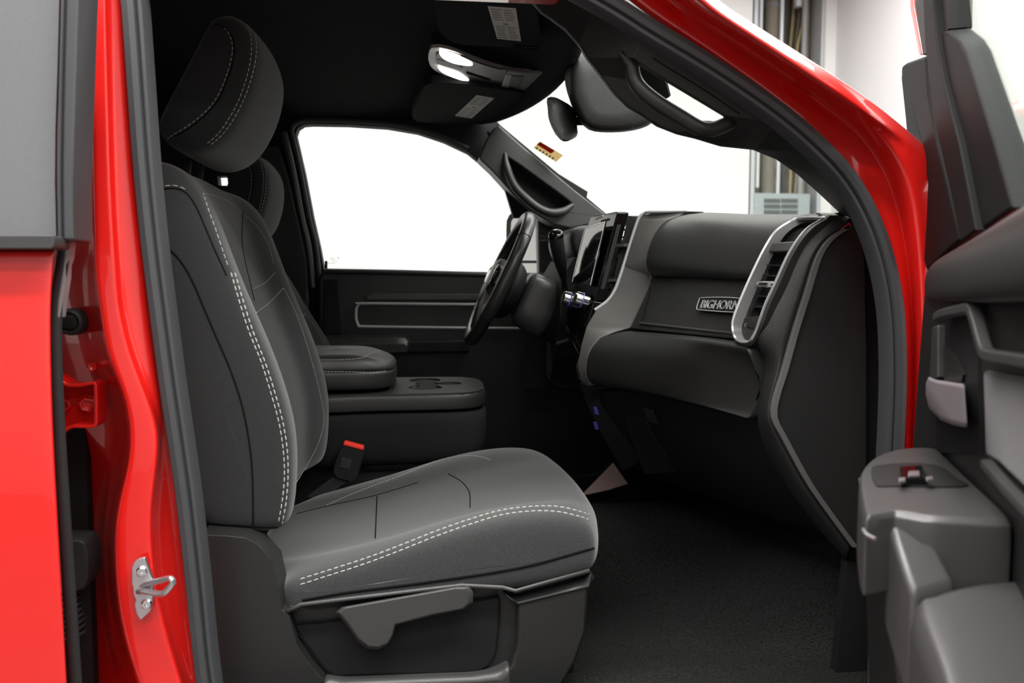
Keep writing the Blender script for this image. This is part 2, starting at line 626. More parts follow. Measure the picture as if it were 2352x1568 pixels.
# roof rail closing the top of the near opening
MB().loft([[(x, 1.13, E + .53), (x, 1.24, E + .53), (x, 1.24, E + .43), (x, 1.16, E + .42), (x, 1.12, E + .46)] for x in (-2.0, -1, -.3, .1, .22)]).build('roof_rail', M['paint'], body, bev=.01)
MB().loft([[Q(x, 1700, 1.16) + Vector((0, dy, dz)) for dy, dz in ((-.06, .01), (-.03, .03), (.06, .035), (.14, .02), (.14, .0), (-.06, -.02))] for x in (330, 1200, 2050)]).build('sill_plate', M['dark'], body, bev=.004)
# --- door opening seal, one continuous loop
sp = [(478, 1568), (452, 1330), (432, 1150), (411, 1000), (392, 870), (372, 720), (352, 560), (334, 380), (321, 200), (309, 30), (300, -80), (320, -160), (420, -200), (800, -215), (1080, -160), (1250, -70), (1395, 8), (1500, 74), (1610, 140), (1710, 205), (1800, 270), (1880, 340), (1945, 412), (1995, 500), (2030, 600), (2050, 710), (2056, 830), (2054, 950), (2044, 1150), (2034, 1330), (2030, 1520), (2020, 1680), (1960, 1760), (1500, 1800), (800, 1800), (520, 1760)]
path = cr(qs(sp, 1.15), 220, True)
ctr = Vector((Q(1200, 700, 1.15).x, 1.15, Q(1200, 700, 1.15).z))
# section: x across the seal in the door plane, y depth. up vector = -Y (towards outside)
sec = [(-.0155, -.02), (-.0155, .004), (-.012, .012), (-.004, .0145), (.003, .012), (.0052, .005), (.0068, .005), (.0085, .0095), (.0125, .0085), (.0155, .001), (.0155, -.02)]
MB().sweep(path, sec, 1.0, True, up=(0, -1, 0)).build('door_seal', M['rubber'], body, label='grey rubber door opening seal')
# --- hardware on the centre pillar
p = Q(163, 739, 1.185)
pl = thing('pillar_plug', 'round black rubber plug on the red centre pillar, beside the rear door edge', 'plug', p)
MB().lathe(p, (0, -1, 0), [(-.02, .0195), (0, .0195), (.006, .018), (.009, .0145), (.006, .012), (.006, 0)], 32).build('grommet', M['rubber_dark'], pl)
MB().loft([[p + Vector((math.copysign(abs(math.cos(a)) ** .6, math.cos(a)) * rx, -h, math.copysign(abs(math.sin(a)) ** .8, math.sin(a)) * rz)) for a in [2 * math.pi * i / 20 for i in range(20)]] for h, rx, rz in ((.004, .0115, .010), (.009, .0115, .010), (.0105, .0095, .008))]).build('plug_cap', M['dark'], pl)
# hinge bracket of the rear door
hb = thing('hinge_bracket', 'small red hinge bracket with a bolt, between rear door edge and centre pillar', 'hinge', Q(190, 985, 1.19))
back = [(110, 862), (146, 868), (170, 882), (226, 878), (231, 882), (233, 968), (228, 976), (190, 972), (165, 980), (140, 998), (110, 1010)]
MB().prism(qs(back, 1.205), (0, .012, 0)).build('hinge_plate', M['paint'], hb, bev=.002)
for nm, line in (('hinge_flange', [(110, 858), (146, 866), (168, 880), (200, 880), (228, 876), (232, 890), (233, 930), (233, 966)]), ('hinge_flange', [(233, 958), (229, 972), (200, 974), (178, 974), (160, 984), (142, 996), (110, 1014)])):
    pth = cr(qs(line, 1.19), 40)
    MB().sweep(pth, [(-.0022, -.014), (.0022, -.014), (.0022, .02), (-.0022, .02)], 1, up=(0, -1, 0)).build(nm, M['paint'], hb, bev=.0012)
p = Q(203, 926, 1.204)
bolt = MB().lathe(p, (0, -1, 0), [(0, .016), (.003, .015), (.004, .011)], 28).build('bolt_washer', M['paint'], hb)
MB().lathe(p, (.25, -1, 0), [(0, .0105), (.015, .0105), (.0165, .009), (.015, .0075), (.009, .007), (.009, 0)], 6).build('bolt', M['paint'], hb, bev=.0008)
MB().lathe(Q(147, 928, 1.204), (.25, -1, 0), [(0, .0105), (.015, .0105), (.0165, .009), (.015, .0075), (.009, .007), (.009, 0)], 6).build('bolt', M['paint'], hb, bev=.0008)
MB().lathe(Q(213, 843, 1.205), (0, -1, 0), [(-.004, .006), (.001, .0058), (.0025, .0045), (.001, .003), (0, 0)], 16).build('hole_plug', M['paint'], label='tiny red hole plug above the hinge bracket on the pillar', cat='plug')
# wiring boot: rubber box and bellows
wb = thing('wiring_boot', 'black rubber wiring box with ribbed bellows, low behind the rear door edge', 'wiring boot', Q(180, 1365, 1.2))
MB().prism(qs([(130, 1240), (182, 1240), (194, 1248), (202, 1275), (203, 1330), (194, 1352), (170, 1362), (130, 1362)], 1.19), (0, .05, 0)).build('boot_box', M['rubber_dark'], wb, bev=.006, seg=4)
MB().lathe(Q(148, 1362, 1.205), (.12, 0, -1), [(i * .0022, .0165 + (.004 if i % 4 < 2 else -.001)) for i in range(30)], 24).build('bellows', M['rubber_dark'], wb)
# door striker
st = thing('door_striker', 'silver door striker loop bolted to the lower red pillar', 'door striker', Q(330, 1425, 1.13))
MB().prism(qs([(319, 1282), (332, 1280), (343, 1313), (351, 1331), (350, 1383), (345, 1404), (322, 1425), (313, 1410), (308, 1388), (311, 1378), (306, 1366), (305, 1350), (302, 1341), (302, 1301), (308, 1290)], 1.118), (0, .007, 0)).build('striker_plate', M['silver'], st, bev=.0015)
lp = cr([Q(318, 1358, 1.118), Q(330, 1357, 1.108), Q(362, 1363, 1.092), Q(378, 1361, 1.085), Q(396, 1340, 1.08), Q(397, 1334, 1.08), Q(390, 1328, 1.083), Q(360, 1335, 1.098), Q(338, 1341, 1.11), Q(326, 1347, 1.118)], 40)
MB().tube(lp, .0042, 10).build('striker_loop', M['silver'], st)
MB().prism(qs([(316, 1352), (352, 1330), (352, 1345), (345, 1366), (320, 1368)], 1.112), (0, .008, 0)).build('loop_base', M['silver'], st, bev=.002)
for px, py in ((326, 1311), (337, 1386)):
    s_ = MB().lathe(Q(px, py, 1.118), (.2, -1, 0), [(0, .0075), (.003, .007), (.0045, .0055), (.0045, .0025), (.002, .002), (.002, 0)], 20).build('screw', M['chrome'], st)

# ================================================================== rear passenger door (closed, cut by the frame)
rd = thing('rear_passenger_door', 'closed red rear passenger door with tinted window, its reflection painted grey', 'truck door', Q(60, 1560, 1.03))
EX = ([560, 572, 585, 640, 704, 800, 900, 977, 1100, 1317, 1522, 1700], [127, 126, 124, 120, 116, 117, 119, 122, 128, 140, 151, 162])
rows = []
for y in (571, 574, 590, 640, 704, 800, 900, 1000, 1100, 1250, 1400, 1560, 1720):
    e = interp(*EX, y)
    t = (y - 560) / 1000
    Yo = 1.035 - .022 * math.sin(min(t * 2.2, math.pi / 2)) + .012 * max(0, t - .5)
    d = .022 if y == 571 else 0
    rows.append([Q(-1500, y, Yo + d), Q(-300, y, Yo + d), Q(40, y, Yo + d), Q(e - 8, y, Yo + d), Q(e - 1.5, y, Yo + .0015 + d), Q(e, y, Yo + .006 + d), Q(e - .5, y, Yo + .014 + d), Q(e - 3, y, Yo + .06)])
MB().grid(rows).build('outer_skin', M['paint'], rd, sub=2, solid=.002)
# rubber edge seal on the door shut face
pa = cr([Q(interp(*EX, y) + dx, y, 1.075) for y, dx in ((566, 20), (600, 21), (640, 18), (704, 13), (800, 11), (977, 13), (1150, 15), (1317, 17), (1522, 20), (1700, 22))], 60)
MB().tube(pa, .0078, 12, sx=.8).build('edge_seal', M['rubber_dark'], rd)
MB().prism(qs([(128, 566), (134, 556), (160, 554), (157, 590), (150, 610), (149, 640), (141, 690), (136, 730), (130, 730), (131, 600)], 1.07), (0, .02, 0)).build('shut_face_flange', mat('primer_grey_flange', (.2, .21, .21), .3, spec=.6), rd, bev=.004, label='grey shiny flange on the door shut face')
MB().prism(qs([(-1500, 540), (118, 540), (123, 543), (125, 552), (123, 566), (118, 571), (-1500, 571)], 1.005), (0, .045, 0)).build('belt_molding', M['plastic_grey'], rd, bev=.005, seg=4)
MB().prism(qs([(-1500, -120), (160, -120), (136, 0), (132, 150), (127, 300), (126, 420), (129, 548), (-1500, 548)], 1.045), (0, .006, 0)).build('window_glass', M['tint'], rd, label='tinted rear door glass, its reflection painted grey')
fr = [(150, -120), (186, -120), (180, 0), (175, 150), (170, 300), (167, 420), (168, 552), (131, 552), (129, 420), (130, 300), (134, 150), (138, 0)]
MB().prism(qs(fr, 1.032), (0, .06, 0)).build('window_applique', mat('black_applique', (.045, .047, .05), .38, spec=.6), rd, bev=.003, label='satin black strip along the window edge')
MB().tube(cr(qs([(152, -60), (150, 0), (146, 150), (143, 300), (142, 420), (144, 548)], 1.031), 30), .0014, 6).build('strip_groove', M['dark'], rd)

# ================================================================== far side of the cab, headliner, windshield
dark_trim = M['plastic']
hole = [(744, 621), (735, 570), (719, 500), (700, 400), (683, 325), (679, 308), (684, 294), (696, 286), (715, 284.5), (800, 286), (890, 292), (960, 304), (1020, 324), (1075, 350), (1130, 395), (1175, 440), (1230, 480), (1290, 530), (1300, 570), (1300, 632), (1120, 628.5)]
rear = [(499, 404), (522, 404), (524, 426), (501, 426)]
YD = 2.74
outer = [(-900, 60), (600, 150), (1125, 262), (1150, 288), (1400, 497), (1440, 640), (1440, 1400), (-900, 1400)]
MB().prism(qs(outer, YD), (0, .05, 0), [qs(hole, YD), qs(rear, YD)]).build('side_frame', M['dark'], body, label='black far side frame around the driver window')
for off, r, mname in ((9, .009, 'rubber'), (26, .011, 'plastic')):
    sp = [(744 - off, 660), (735 - off, 570), (719 - off, 500), (700 - off, 400), (683 - off, 325), (678 - off, 305)]
    if off == 9:
        sp += [(672, 290), (688, 279), (715, 276), (800, 277.5), (890, 284), (960, 296), (1020, 316), (1075, 342)]
        MB().tube(cr(qs(sp, YD - .012), 60), r, 8).build('window_seal', M[mname], body)
    else:
        MB().tube(cr(qs(sp, YD - .03), 40), r, 8, sx=1.3).build('pillar_trim_ridge', M['plastic_grey'], body)
MB().prism(qs([(560, 330), (640, 330), (668, 420), (708, 600), (716, 1100), (560, 1100)], YD - .04), (0, .05, 0)).build('far_pillar_trim', M['plastic'], body, bev=.01)
# headliner
rows = []
hy = ((1.155, .46), (1.18, .525), (1.26, .568), (1.4, .588), (1.65, .60), (1.95, .605), (2.25, .60), (2.5, .590), (2.64, .578), (2.70, .568), (2.735, .563))
for x in (-2.0, -1.4, -.9, -.5, -.2, -.02):
    rows.append([Vector((x, y, E + z)) for y, z in hy])
rows.append([header_pt(y, -.17, .085) if 1.2 < y < 2.7 else header_pt(y, -.17, z - .50) for y, z in hy])
rows.append([header_pt(y, -.035, .062) if 1.2 < y < 2.7 else header_pt(y, -.035, z - .52) for y, z in hy])
rows.append([header_pt(y, -.012, .0) if 1.2 < y < 2.7 else header_pt(y, -.01, z - .55) for y, z in hy])
rows.append([header_pt(y, .02, .02) for y, z in hy])
hl = MB().grid(rows).build('headliner', M['headliner'], sub=2, solid=.012, label='black cloth headliner under the truck roof', cat='headliner')
MB().box((-2.0, 1.95, E - .1), (.06, 1.66, 1.5)).build('cab_back_wall', M['dark'], body)
MB().prism(qs([(-300, 1700), (-300, -300), (150, -300), (220, 1700)], 1.27), (0, .02, 0)).build('pillar_inner_trim', M['dark'], body)
# windshield
rows = []
for k in range(7):
    t = k / 6
    r = []
    for j in range(9):
        y = lerp(1.185, 2.70, j / 8)
        a = header_pt(y, .012, .012)
        u = (y - 1.95) / .9
        b = Vector((.80 + .19 * (1 - u * u), y, E + .03))
        q = a.lerp(b, t)
        bow = math.sin(math.pi * t) * .012
        r.append(q + Vector((bow, 0, bow)))
    rows.append(r)
ws = MB().grid(rows).build('window_1', M['windshield'], sub=1, kind='structure')
wtree = bvh(ws)


def on_ws(px, py, back=.004):
    d = ray(px, py).normalized()
    h = wtree.ray_cast(EYE, d)
    if h[0] is None:
        return Q(px, py, 2.0)
    return h[0] - d * back


# far windshield pillar trim with its grab handle
apo = [(1118, 318), (1132, 296), (1146, 287), (1200, 335), (1260, 386), (1320, 436), (1398, 497), (1392, 512), (1350, 518), (1310, 524), (1268, 514), (1238, 496), (1210, 477), (1178, 446), (1150, 414), (1128, 390), (1100, 364)]
aph = [(1160, 357), (1196, 380), (1240, 412), (1280, 441), (1305, 460), (1312, 466), (1300, 474), (1284, 480), (1266, 481), (1243, 474), (1215, 455), (1196, 435), (1182, 418), (1170, 394)]
ap = MB().prism(qs(apo, 2.60), (0, .1, .0), [qs(aph, 2.60)]).build('pillar_trim', M['plastic_grey'], body, bev=.012, seg=4, label='dark windshield pillar trim beside the driver window')
MB().prism(qs([(1120, 300), (1350, 440), (1340, 500), (1180, 500)], 2.66), (0, .03, 0)).build('grip_recess', M['dark'], body)
gh = thing('grab_handle', 'black grab handle on the far windshield pillar, above the steering wheel', 'grab handle', Q(1240, 490, 2.6))
gp = cr([Q(1160, 352, 2.6), Q(1164, 385, 2.585), Q(1180, 424, 2.575), Q(1200, 448, 2.57), Q(1232, 475, 2.57), Q(1262, 488, 2.575), Q(1290, 486, 2.585), Q(1316, 470, 2.6)], 40)
MB().tube(gp, [.006 + .0085 * min(1, math.sin(math.pi * i / 39) * 2.2) for i in range(40)], 14, up=(0, -1, 0)).build('grip', M['soft'], gh)

# near windshield pillar trim
seal_in = [(1210, -100), (1295, -40), (1372, 12), (1480, 84), (1590, 150), (1690, 216), (1785, 282), (1862, 350), (1926, 420), (1975, 506)]
inner = [(1170, -60), (1244, 26), (1268, 42), (1300, 66), (1330, 100), (1350, 134), (1380, 172), (1412, 214), (1444, 244), (1478, 264)]
low = [(1600, 316), (1660, 334), (1736, 342), (1790, 364), (1838, 398), (1888, 442), (1938, 489)]
mid = [(1478, 264), (1512, 262), (1560, 292), (1600, 316)]
thole = [(1453, 132), (1490, 158), (1530, 182), (1580, 212), (1630, 242), (1668, 265), (1664, 274), (1640, 277), (1612, 276), (1560, 248), (1500, 211), (1472, 190), (1463, 172), (1458, 152)]


def tY(p, inner_=False):
    return 1.19 if not inner_ else 1.275


pts = [Q(p[0], p[1], 1.185) for p in seal_in]
pin = [Q(p[0], p[1], 1.265) for p in reversed(inner + [(1512, 288), (1558, 306)] + low)]
tr = MB()
loops_h = [Q(p[0], p[1], lerp(1.2, 1.24, min(1, max(0, (p[1] - (132 + (p[0] - 1453) * .62)) / 50)))) for p in thole]
tr.prism(pts + pin, (0, .012, 0), [loops_h])
ntrim = tr.build('pillar_trim', M['plastic'], body, bev=.003, seg=3, label='black near windshield pillar trim')
gh2 = thing('grab_handle', 'black grab handle on the near windshield pillar, framing a slot of bright glass', 'grab handle', Q(1560, 300, 1.25))
gp = cr([Q(1424, 120, 1.215), Q(1448, 150, 1.215), Q(1456, 180, 1.215), Q(1472, 205, 1.21), Q(1510, 236, 1.205), Q(1562, 268, 1.205), Q(1605, 293, 1.205), Q(1635, 297, 1.21), Q(1668, 286, 1.215), Q(1705, 275, 1.225)], 50)
MB().tube(gp, [.004 + .0085 * min(1, math.sin(math.pi * i / 49) * 2.6) for i in range(50)], 14, up=(0, -1, 0), sx=.95).build('grip', M['soft'], gh2)
for ln in ([(1500, 134), (1620, 208), (1700, 262)], [(1560, 306), (1640, 316), (1700, 312), (1712, 300)]):
    MB().tube(cr(qs(ln, 1.184), 20), .0009, 6).build('trim_seam', M['seam'], body)

# visors
def visor(label, outline, z, sticker, names):
    v = thing('sun_visor', label, 'sun visor', QZ(*outline[0], z))
    MB().prism(cr([QZ(a, b, z) for a, b in outline], 48, True), (0, 0, .022)).build('visor_board', M['headliner'], v, bev=.008, seg=3)
    s = MB().prism([QZ(a, b, z - .0012) for a, b in sticker], (0, 0, .001)).build('warning_label', M['label'], v)
    A, B_, C_, D = [QZ(a, b, z - .0020) for a, b in sticker]
    ink = MB()
    for i in range(13):
        if i in (5, 6):
            continue
        t = .07 + .86 * i / 12
        l, r = A.lerp(D, t), B_.lerp(C_, t)
        for k in range(2):
            u0, u1 = .08 + .46 * k, .46 + .44 * k - .08 * ((i * 7 + k * 3) % 4) / 3
            p0, p1 = l.lerp(r, u0), l.lerp(r, u1)
            dn = (D - A) * .018
            ink.prism([p0, p1, p1 + dn, p0 + dn], (0, 0, .0006))
    m0 = A.lerp(D, .47).lerp(B_.lerp(C_, .47), .5)
    dn = (D - A) * .05
    dr = (B_ - A) * .1
    ink.prism([m0 - dr, m0 + dr, m0 + dr + dn, m0 - dr + dn], (0, 0, .0006))
    ink.build('label_print', M['ink'], s)
    return v


v1 = visor('black passenger sun visor with a white warning label, nearest the camera', [(990, -60), (996, -10), (1003, 45), (1010, 72), (1030, 92), (1062, 103), (1150, 107), (1232, 109), (1240, 100), (1238, 60), (1226, -20), (1215, -60)], .53 - 0, [(1120, 15), (1185, 20), (1197, 95), (1142, 89)], 0)
MB().tube([QZ(1180, 106, .522), QZ(1236, 110, .522)], .0035, 8).build('visor_clip', M['gloss'], v1)
v2 = visor('black driver sun visor with a white warning label, beyond the overhead console', [(946, 266), (950, 250), (962, 228), (985, 192), (1080, 196), (1150, 206), (1205, 216), (1190, 232), (1160, 254), (1130, 276), (1090, 285), (1030, 286), (975, 282), (952, 277)], .53, [(1095, 219), (1135, 226), (1083, 272), (1045, 266)], 0)
# overhead console
zc_ = .548
oc = thing('overhead_console', 'silver overhead console with two lit map lights between the sun visors', 'overhead console', QZ(1130, 170, zc_))


def oz(a, b, dz=0.):
    t = max(0, (a - 1130) / 160)
    return QZ(a, b, zc_ + dz - .018 * t * t)


ring = [(985, 122), (990, 111), (1003, 108), (1040, 116), (1090, 136), (1140, 153), (1190, 164), (1240, 166), (1289, 160), (1284, 182), (1268, 204), (1240, 213), (1190, 214), (1120, 204), (1060, 189), (1015, 171), (992, 156), (984, 138)]
rg = cr([oz(a, b) for a, b in ring], 60, True)
rc_ = sum(rg, Vector()) / 60
MB().prism(rg, (0, 0, .008)).build('surround', M['silver_plastic'], oc, bev=.003, seg=3)
MB().loft([[p.lerp(rc_, .05) + Vector((0, 0, .007)) for p in rg], [p.lerp(rc_, .0) + Vector((0, 0, .06)) for p in rg]]).build('console_base', M['headliner'], oc)
pan = [(1006, 122), (1024, 120), (1060, 130), (1100, 146), (1148, 160), (1163, 163), (1152, 203), (1110, 196), (1060, 183), (1020, 166), (1005, 150), (1001, 135)]
MB().prism(cr([oz(a, b, -.004) for a, b in pan], 60, True), (0, 0, .006)).build('lamp_panel', mat('taupe_console_plastic', (.075, .07, .066), .4), oc, bev=.002)
bin_ = [(1166, 163), (1210, 169), (1262, 166), (1254, 190), (1236, 209), (1190, 211), (1153, 204)]
MB().prism([oz(a, b, -.006) for a, b in bin_], (0, 0, .008)).build('bin_door', mat('grey_bin_plastic', (.16, .16, .16), .4), oc, bev=.003)
MB().prism([oz(a, b, -.009) for a, b in ((1162, 173), (1175, 174), (1168, 204), (1150, 202))], (0, 0, .005)).build('bin_latch', M['silver_plastic'], oc, bev=.0015)
MB().prism([oz(a, b, -.008) for a, b in ((1176, 175), (1204, 176), (1192, 207), (1170, 205))], (0, 0, .003)).build('latch_pocket', M['plastic_grey'], oc, bev=.001)
for nm, e in (('map_light', [(1009, 122), (1020, 121), (1050, 129), (1075, 141), (1086, 150), (1070, 151), (1042, 146), (1018, 135)]), ('map_light', [(1006, 152), (1020, 157), (1050, 167), (1068, 178), (1077, 187), (1058, 184), (1030, 174), (1012, 164)])):
    MB().prism(cr([oz(a, b, -.007) for a, b in e], 30, True), (0, 0, .005)).build(nm, M['lens'], oc, bev=.001, label='lit warm white lens')
MB().prism([oz(a, b, -.006) for a, b in ((1005, 138), (1045, 148), (1064, 156), (1060, 163), (1040, 157), (1006, 148))], (0, 0, .003)).build('light_switch', M['satin'], oc, bev=.001)
MB().tube([oz(1072, 168, -.006), oz(1125, 184, -.006)], .0022, 8).build('panel_slot', M['dark'], oc)

# rear view mirror and sensor housing
sh = thing('sensor_housing', 'black sensor housing at the top middle of the windshield', 'sensor housing', Q(1400, 300, 1.95))
prof = [  # outline loops at increasing distance
    ([(1312, 150), (1345, 118), (1400, 148), (1440, 214), (1478, 262), (1500, 270), (1488, 284), (1440, 298), (1375, 298), (1345, 284), (1328, 258), (1310, 212)], 1.84, .94),
    ([(1304, 152), (1345, 112), (1408, 140), (1452, 210), (1500, 258), (1510, 266), (1486, 290), (1432, 303), (1365, 302), (1338, 286), (1322, 256), (1303, 206)], 1.87, 1),
    ([(1300, 152), (1345, 110), (1420, 130), (1466, 196), (1504, 250), (1506, 264), (1480, 290), (1430, 302), (1362, 300), (1334, 282), (1318, 252), (1300, 202)], 1.95, 1),
    ([(1300, 152), (1340, 116), (1415, 130), (1456, 190), (1494, 240), (1500, 256), (1470, 282), (1425, 294), (1362, 292), (1330, 272), (1314, 246), (1301, 200)], 2.05, 1),
]
pl_ = [cr(qs(o, y), 44, True) for o, y, s in prof]


def rounded(q, k, dy):
    c = sum(q, Vector()) / len(q)
    return [p + (c - p) * k + Vector((0, dy, 0)) for p in q]


MB().loft([rounded(pl_[0], .5, -.012), rounded(pl_[0], .14, -.012), rounded(pl_[0], .03, -.006), pl_[0], pl_[1], pl_[2], pl_[3], rounded(pl_[3], .5, .02)]).build('housing_cover', M['soft'], sh, ang=60)
htree = bvh(bpy.data.objects['housing_cover'])
gr = MB()
for j in range(5):
    for i in range(16):
        for p_, n_ in project([(1366 + i * 5.6 + (j % 2) * 2.8, 280 + j * 4.2), (1367 + i * 5.6 + (j % 2) * 2.8, 280 + j * 4.2)], htree, 1, .0002):
            gr.lathe(p_, n_, [(-.001, .0013), (.0004, .0012), (.0004, 0)], 6)
gr.build('speaker_grille', M['dark'], sh)
pat = [on_ws(a, b, .006) for a, b in ((1455, 138), (1480, 142), (1510, 162), (1530, 192), (1538, 222), (1522, 232), (1490, 212), (1462, 185))]
MB().prism(pat, (.004, .004, .004)).build('windshield_patch', M['dark'], sh)
rm = thing('rear_view_mirror', 'black rear view mirror seen edge-on under the sensor housing', 'mirror', Q(1290, 322, 1.9))
mp = [
    (qs([(1258, 227), (1264, 225.5), (1268, 236), (1272, 262), (1280, 290), (1297, 318), (1293, 323), (1276, 306), (1262, 276), (1259, 250)], 1.86)),
    (qs([(1258, 227), (1278, 226), (1296, 240), (1306, 268), (1308, 292), (1312, 316), (1294, 323), (1276, 306), (1262, 276), (1259, 250)], 1.875)),
    (qs([(1262, 232), (1288, 232), (1312, 246), (1322, 262), (1324, 290), (1324, 310), (1302, 320), (1284, 304), (1270, 276), (1264, 252)], 1.90)),
    (qs([(1262, 236), (1288, 236), (1310, 248), (1320, 262), (1322, 288), (1321, 306), (1302, 314), (1284, 300), (1270, 274), (1264, 252)], 2.08)),
    (qs([(1264, 240), (1282, 240), (1300, 250), (1308, 262), (1310, 284), (1308, 298), (1298, 304), (1284, 294), (1272, 272), (1266, 254)], 2.11)),
]
mpc = [sum(q, Vector()) / len(q) for q in mp]
MB().loft([cr([p + (p - c) * k for p in q], 28, True) for q, c, k in zip(mp, mpc, (-.04, .04, .05, .02, -.05))]).build('mirror_shell', M['soft'], rm, bev=.004, seg=3)
MB().tube(qs([(1318, 278, 1.95), (1350, 278, 1.95), (1368, 280, 1.93)]), .0105, 12).build('mirror_stem', M['dark'], rm)
MB().prism(qs([(1264, 238), (1268, 244), (1274, 280), (1268, 268)], 1.89), (0.036, .19, 0)).build('mirror_glass', M['chrome'], rm)
# windshield sticker
stk = [(1240, 325), (1293, 357), (1277, 372), (1225, 339)]
sticker = MB().prism([on_ws(a, b, .004) for a, b in stk], (.0005, 0, .0005)).build('windshield_sticker', translucent(mat('tan_sticker', (.52, .44, .29), .6)), label='small red and tan sticker on the windshield, left of the mirror', cat='sticker')
MB().prism([on_ws(a, b, .006) for a, b in ((1240, 326), (1274, 346), (1266, 353), (1233, 332))], (.0004, 0, .0004)).build('sticker_band', translucent(mat('sticker_red', (.6, .10, .09), .6)), sticker, label='red strip with pale letters')
b = MB()
for i in range(9):
    x = 1243 + i * 3.1
    b.prism([on_ws(x, 331 + i * 1.85, .008), on_ws(x + 1.6, 332 + i * 1.85, .008), on_ws(x - .4, 334 + i * 1.85, .008), on_ws(x - 2, 333 + i * 1.85, .008)], (.0003, 0, .0003))
b.build('sticker_print', translucent(mat('sticker_pale', (.7, .5, .4), .6)), sticker)
b = MB()
for i in range(6):
    x = 1233 + i * 7.4
    b.prism([on_ws(x, 338 + i * 4.5, .006), on_ws(x + 3.2, 340 + i * 4.5, .006), on_ws(x, 343.4 + i * 4.5, .006), on_ws(x - 3.2, 341.4 + i * 4.5, .006)], (.0003, 0, .0003))
b.build('sticker_print', translucent(mat('sticker_brown', (.3, .23, .1), .6)), sticker)

# ================================================================== driver door (closed, far side)
dd = thing('driver_door', 'closed black driver door with a long silver outlined inset panel', 'truck door', Q(1000, 1100, 2.7))
YP = 2.70
MB().prism(qs([(742, 623), (1440, 634), (1440, 1250), (730, 1250), (728, 640)], YP), (0, .04, 0)).build('trim_panel', M['plastic'], dd, bev=.012, seg=4)
MB().tube(cr(qs([(745, 622, YP), (900, 624.5, YP), (1120, 630, YP), (1440, 636, YP)]), 20), .009, 10).build('sill_cap', M['plastic_grey'], dd)
MB().prism(qs([(744, 642), (776, 642), (786, 768), (740, 768)], YP - .006), (0, .02, 0)).build('rear_panel', M['dark'], dd, bev=.004)
MB().prism(qs([(835, 684), (855, 672), (1100, 674), (1100, 690), (846, 690)], YP - .015), (0, .03, 0)).build('upper_ledge', M['plastic_grey'], dd, bev=.005)
hz = cr(qs([(1200, 690, YP - .012), (1110, 690, YP - .012), (1098, 696, YP - .012), (1085, 699, YP - .012), (840, 697, YP - .012), (824, 699, YP - .012), (818, 708, YP - .012), (818, 736, YP - .012), (826, 748, YP - .012), (842, 750, YP - .012), (1075, 753, YP - .012), (1200, 754, YP - .012)]), 90)
MB().tube(hz, .0052, 10).build('inset_bezel', M['silver_plastic'], dd, label='thin silver outline')
ar = [[(740, 768), (900, 766), (926, 768), (942, 776), (952, 782), (950, 796), (740, 798)], [(738, 778), (905, 774), (930, 776), (938, 784), (938, 806), (900, 806), (738, 806)], [(738, 790), (905, 788), (930, 790), (936, 796), (936, 810), (900, 812), (738, 812)]]
MB().loft([qs(a, y) for a, y in zip(ar, (YP, YP - .07, YP - .085))]).build('armrest', M['soft'], dd, bev=.004)
MB().prism(qs([(936, 784), (1075, 780), (1080, 810), (936, 812)], YP - .05), (0, .06, 0)).build('pull_pocket', M['dark'], dd, bev=.008)
MB().tube(qs([(749, 624, YP + .02), (749, 599, YP + .02)]), .0045, 8).build('lock_knob', M['dark'], dd)
MB().prism(qs([(640, 250), (1330, 250), (1330, 640), (640, 640)], YD + .025), (0, .004, 0)).build('window_pane', M['window'], dd)
b = MB()
for x0, x1, y in ((758, 768, 591), (757, 770, 595), (762, 776, 600), (752, 772, 604)):
    b.prism(qs([(x0, y), (x1, y), (x1, y + .8), (x0, y + .8)], YD + .02), (0, .0006, 0))
b.lathe(Q(777, 592, YD + .02), (0, -1, 0), [(0, .0022), (.0006, .0022), (.0006, .0012), (0, .0012)], 12)
b.build('glass_marking', mat('glass_print', (.55, .56, .5), .6), dd)
mn_ = Vector((-.9, -.42, .05)).normalized()
mp0 = Q(1215, 545, 3.05)


def om(pts, off=0.):
    return [QP(a, b, mp0 + mn_ * off, mn_) for a, b in pts]


mh = MB().prism(cr(om([(1163, 560), (1163, 512), (1167, 497), (1178, 488), (1205, 483), (1240, 480), (1280, 482), (1290, 500), (1290, 640), (1200, 640), (1166, 632)], -.006), 40, True), mn_ * -.09).build('mirror_housing', M['dark'], dd, bev=.012, seg=3)
MB().prism(cr(om([(1173, 560), (1174, 512), (1178, 502), (1190, 498), (1215, 495), (1260, 492), (1262, 594), (1176, 594)], .0), 40, True), mn_ * -.004).build('mirror_glass', M['chrome'], mh)
MB().prism(om([(1176, 598), (1262, 598), (1262, 604), (1176, 604)], .002), mn_ * -.008).build('mirror_divider', M['dark'], mh)
MB().prism(cr(om([(1176, 607), (1262, 607), (1262, 630), (1180, 630)], .0), 30, True), mn_ * -.004).build('spotter_glass', M['chrome'], mh)
MB().prism(qs([(1234, 480), (1272, 500), (1276, 640), (1238, 640)], 2.78), (0, .06, 0)).build('mirror_sail', M['plastic_grey'], dd, bev=.008)
# ================================================================== cab floor
FZ = E - .74
rows = []
for i in range(15):
    x = lerp(-1.9, 1.05, i / 14)
    r = []
    for y, z in ((1.18, .03), (1.26, .035), (1.33, .03), (1.42, .0), (1.55, -.012), (1.72, -.01), (1.79, .05), (1.85, .13), (1.95, .15), (2.05, .13), (2.11, .05), (2.18, -.01), (2.4, -.012), (2.6, .0), (2.70, .04)):
        toe = max(0, x - .78)
        r.append(Vector((x - toe * .35, y, FZ + max(z, toe * 1.9 * (1 if y > 1.35 else 0)))))
    rows.append(r)
cp = MB().grid(rows).build('carpet', M['carpet'], sub=2, solid=.02, label='black carpet covering the truck cab floor and footwell', cat='carpet')
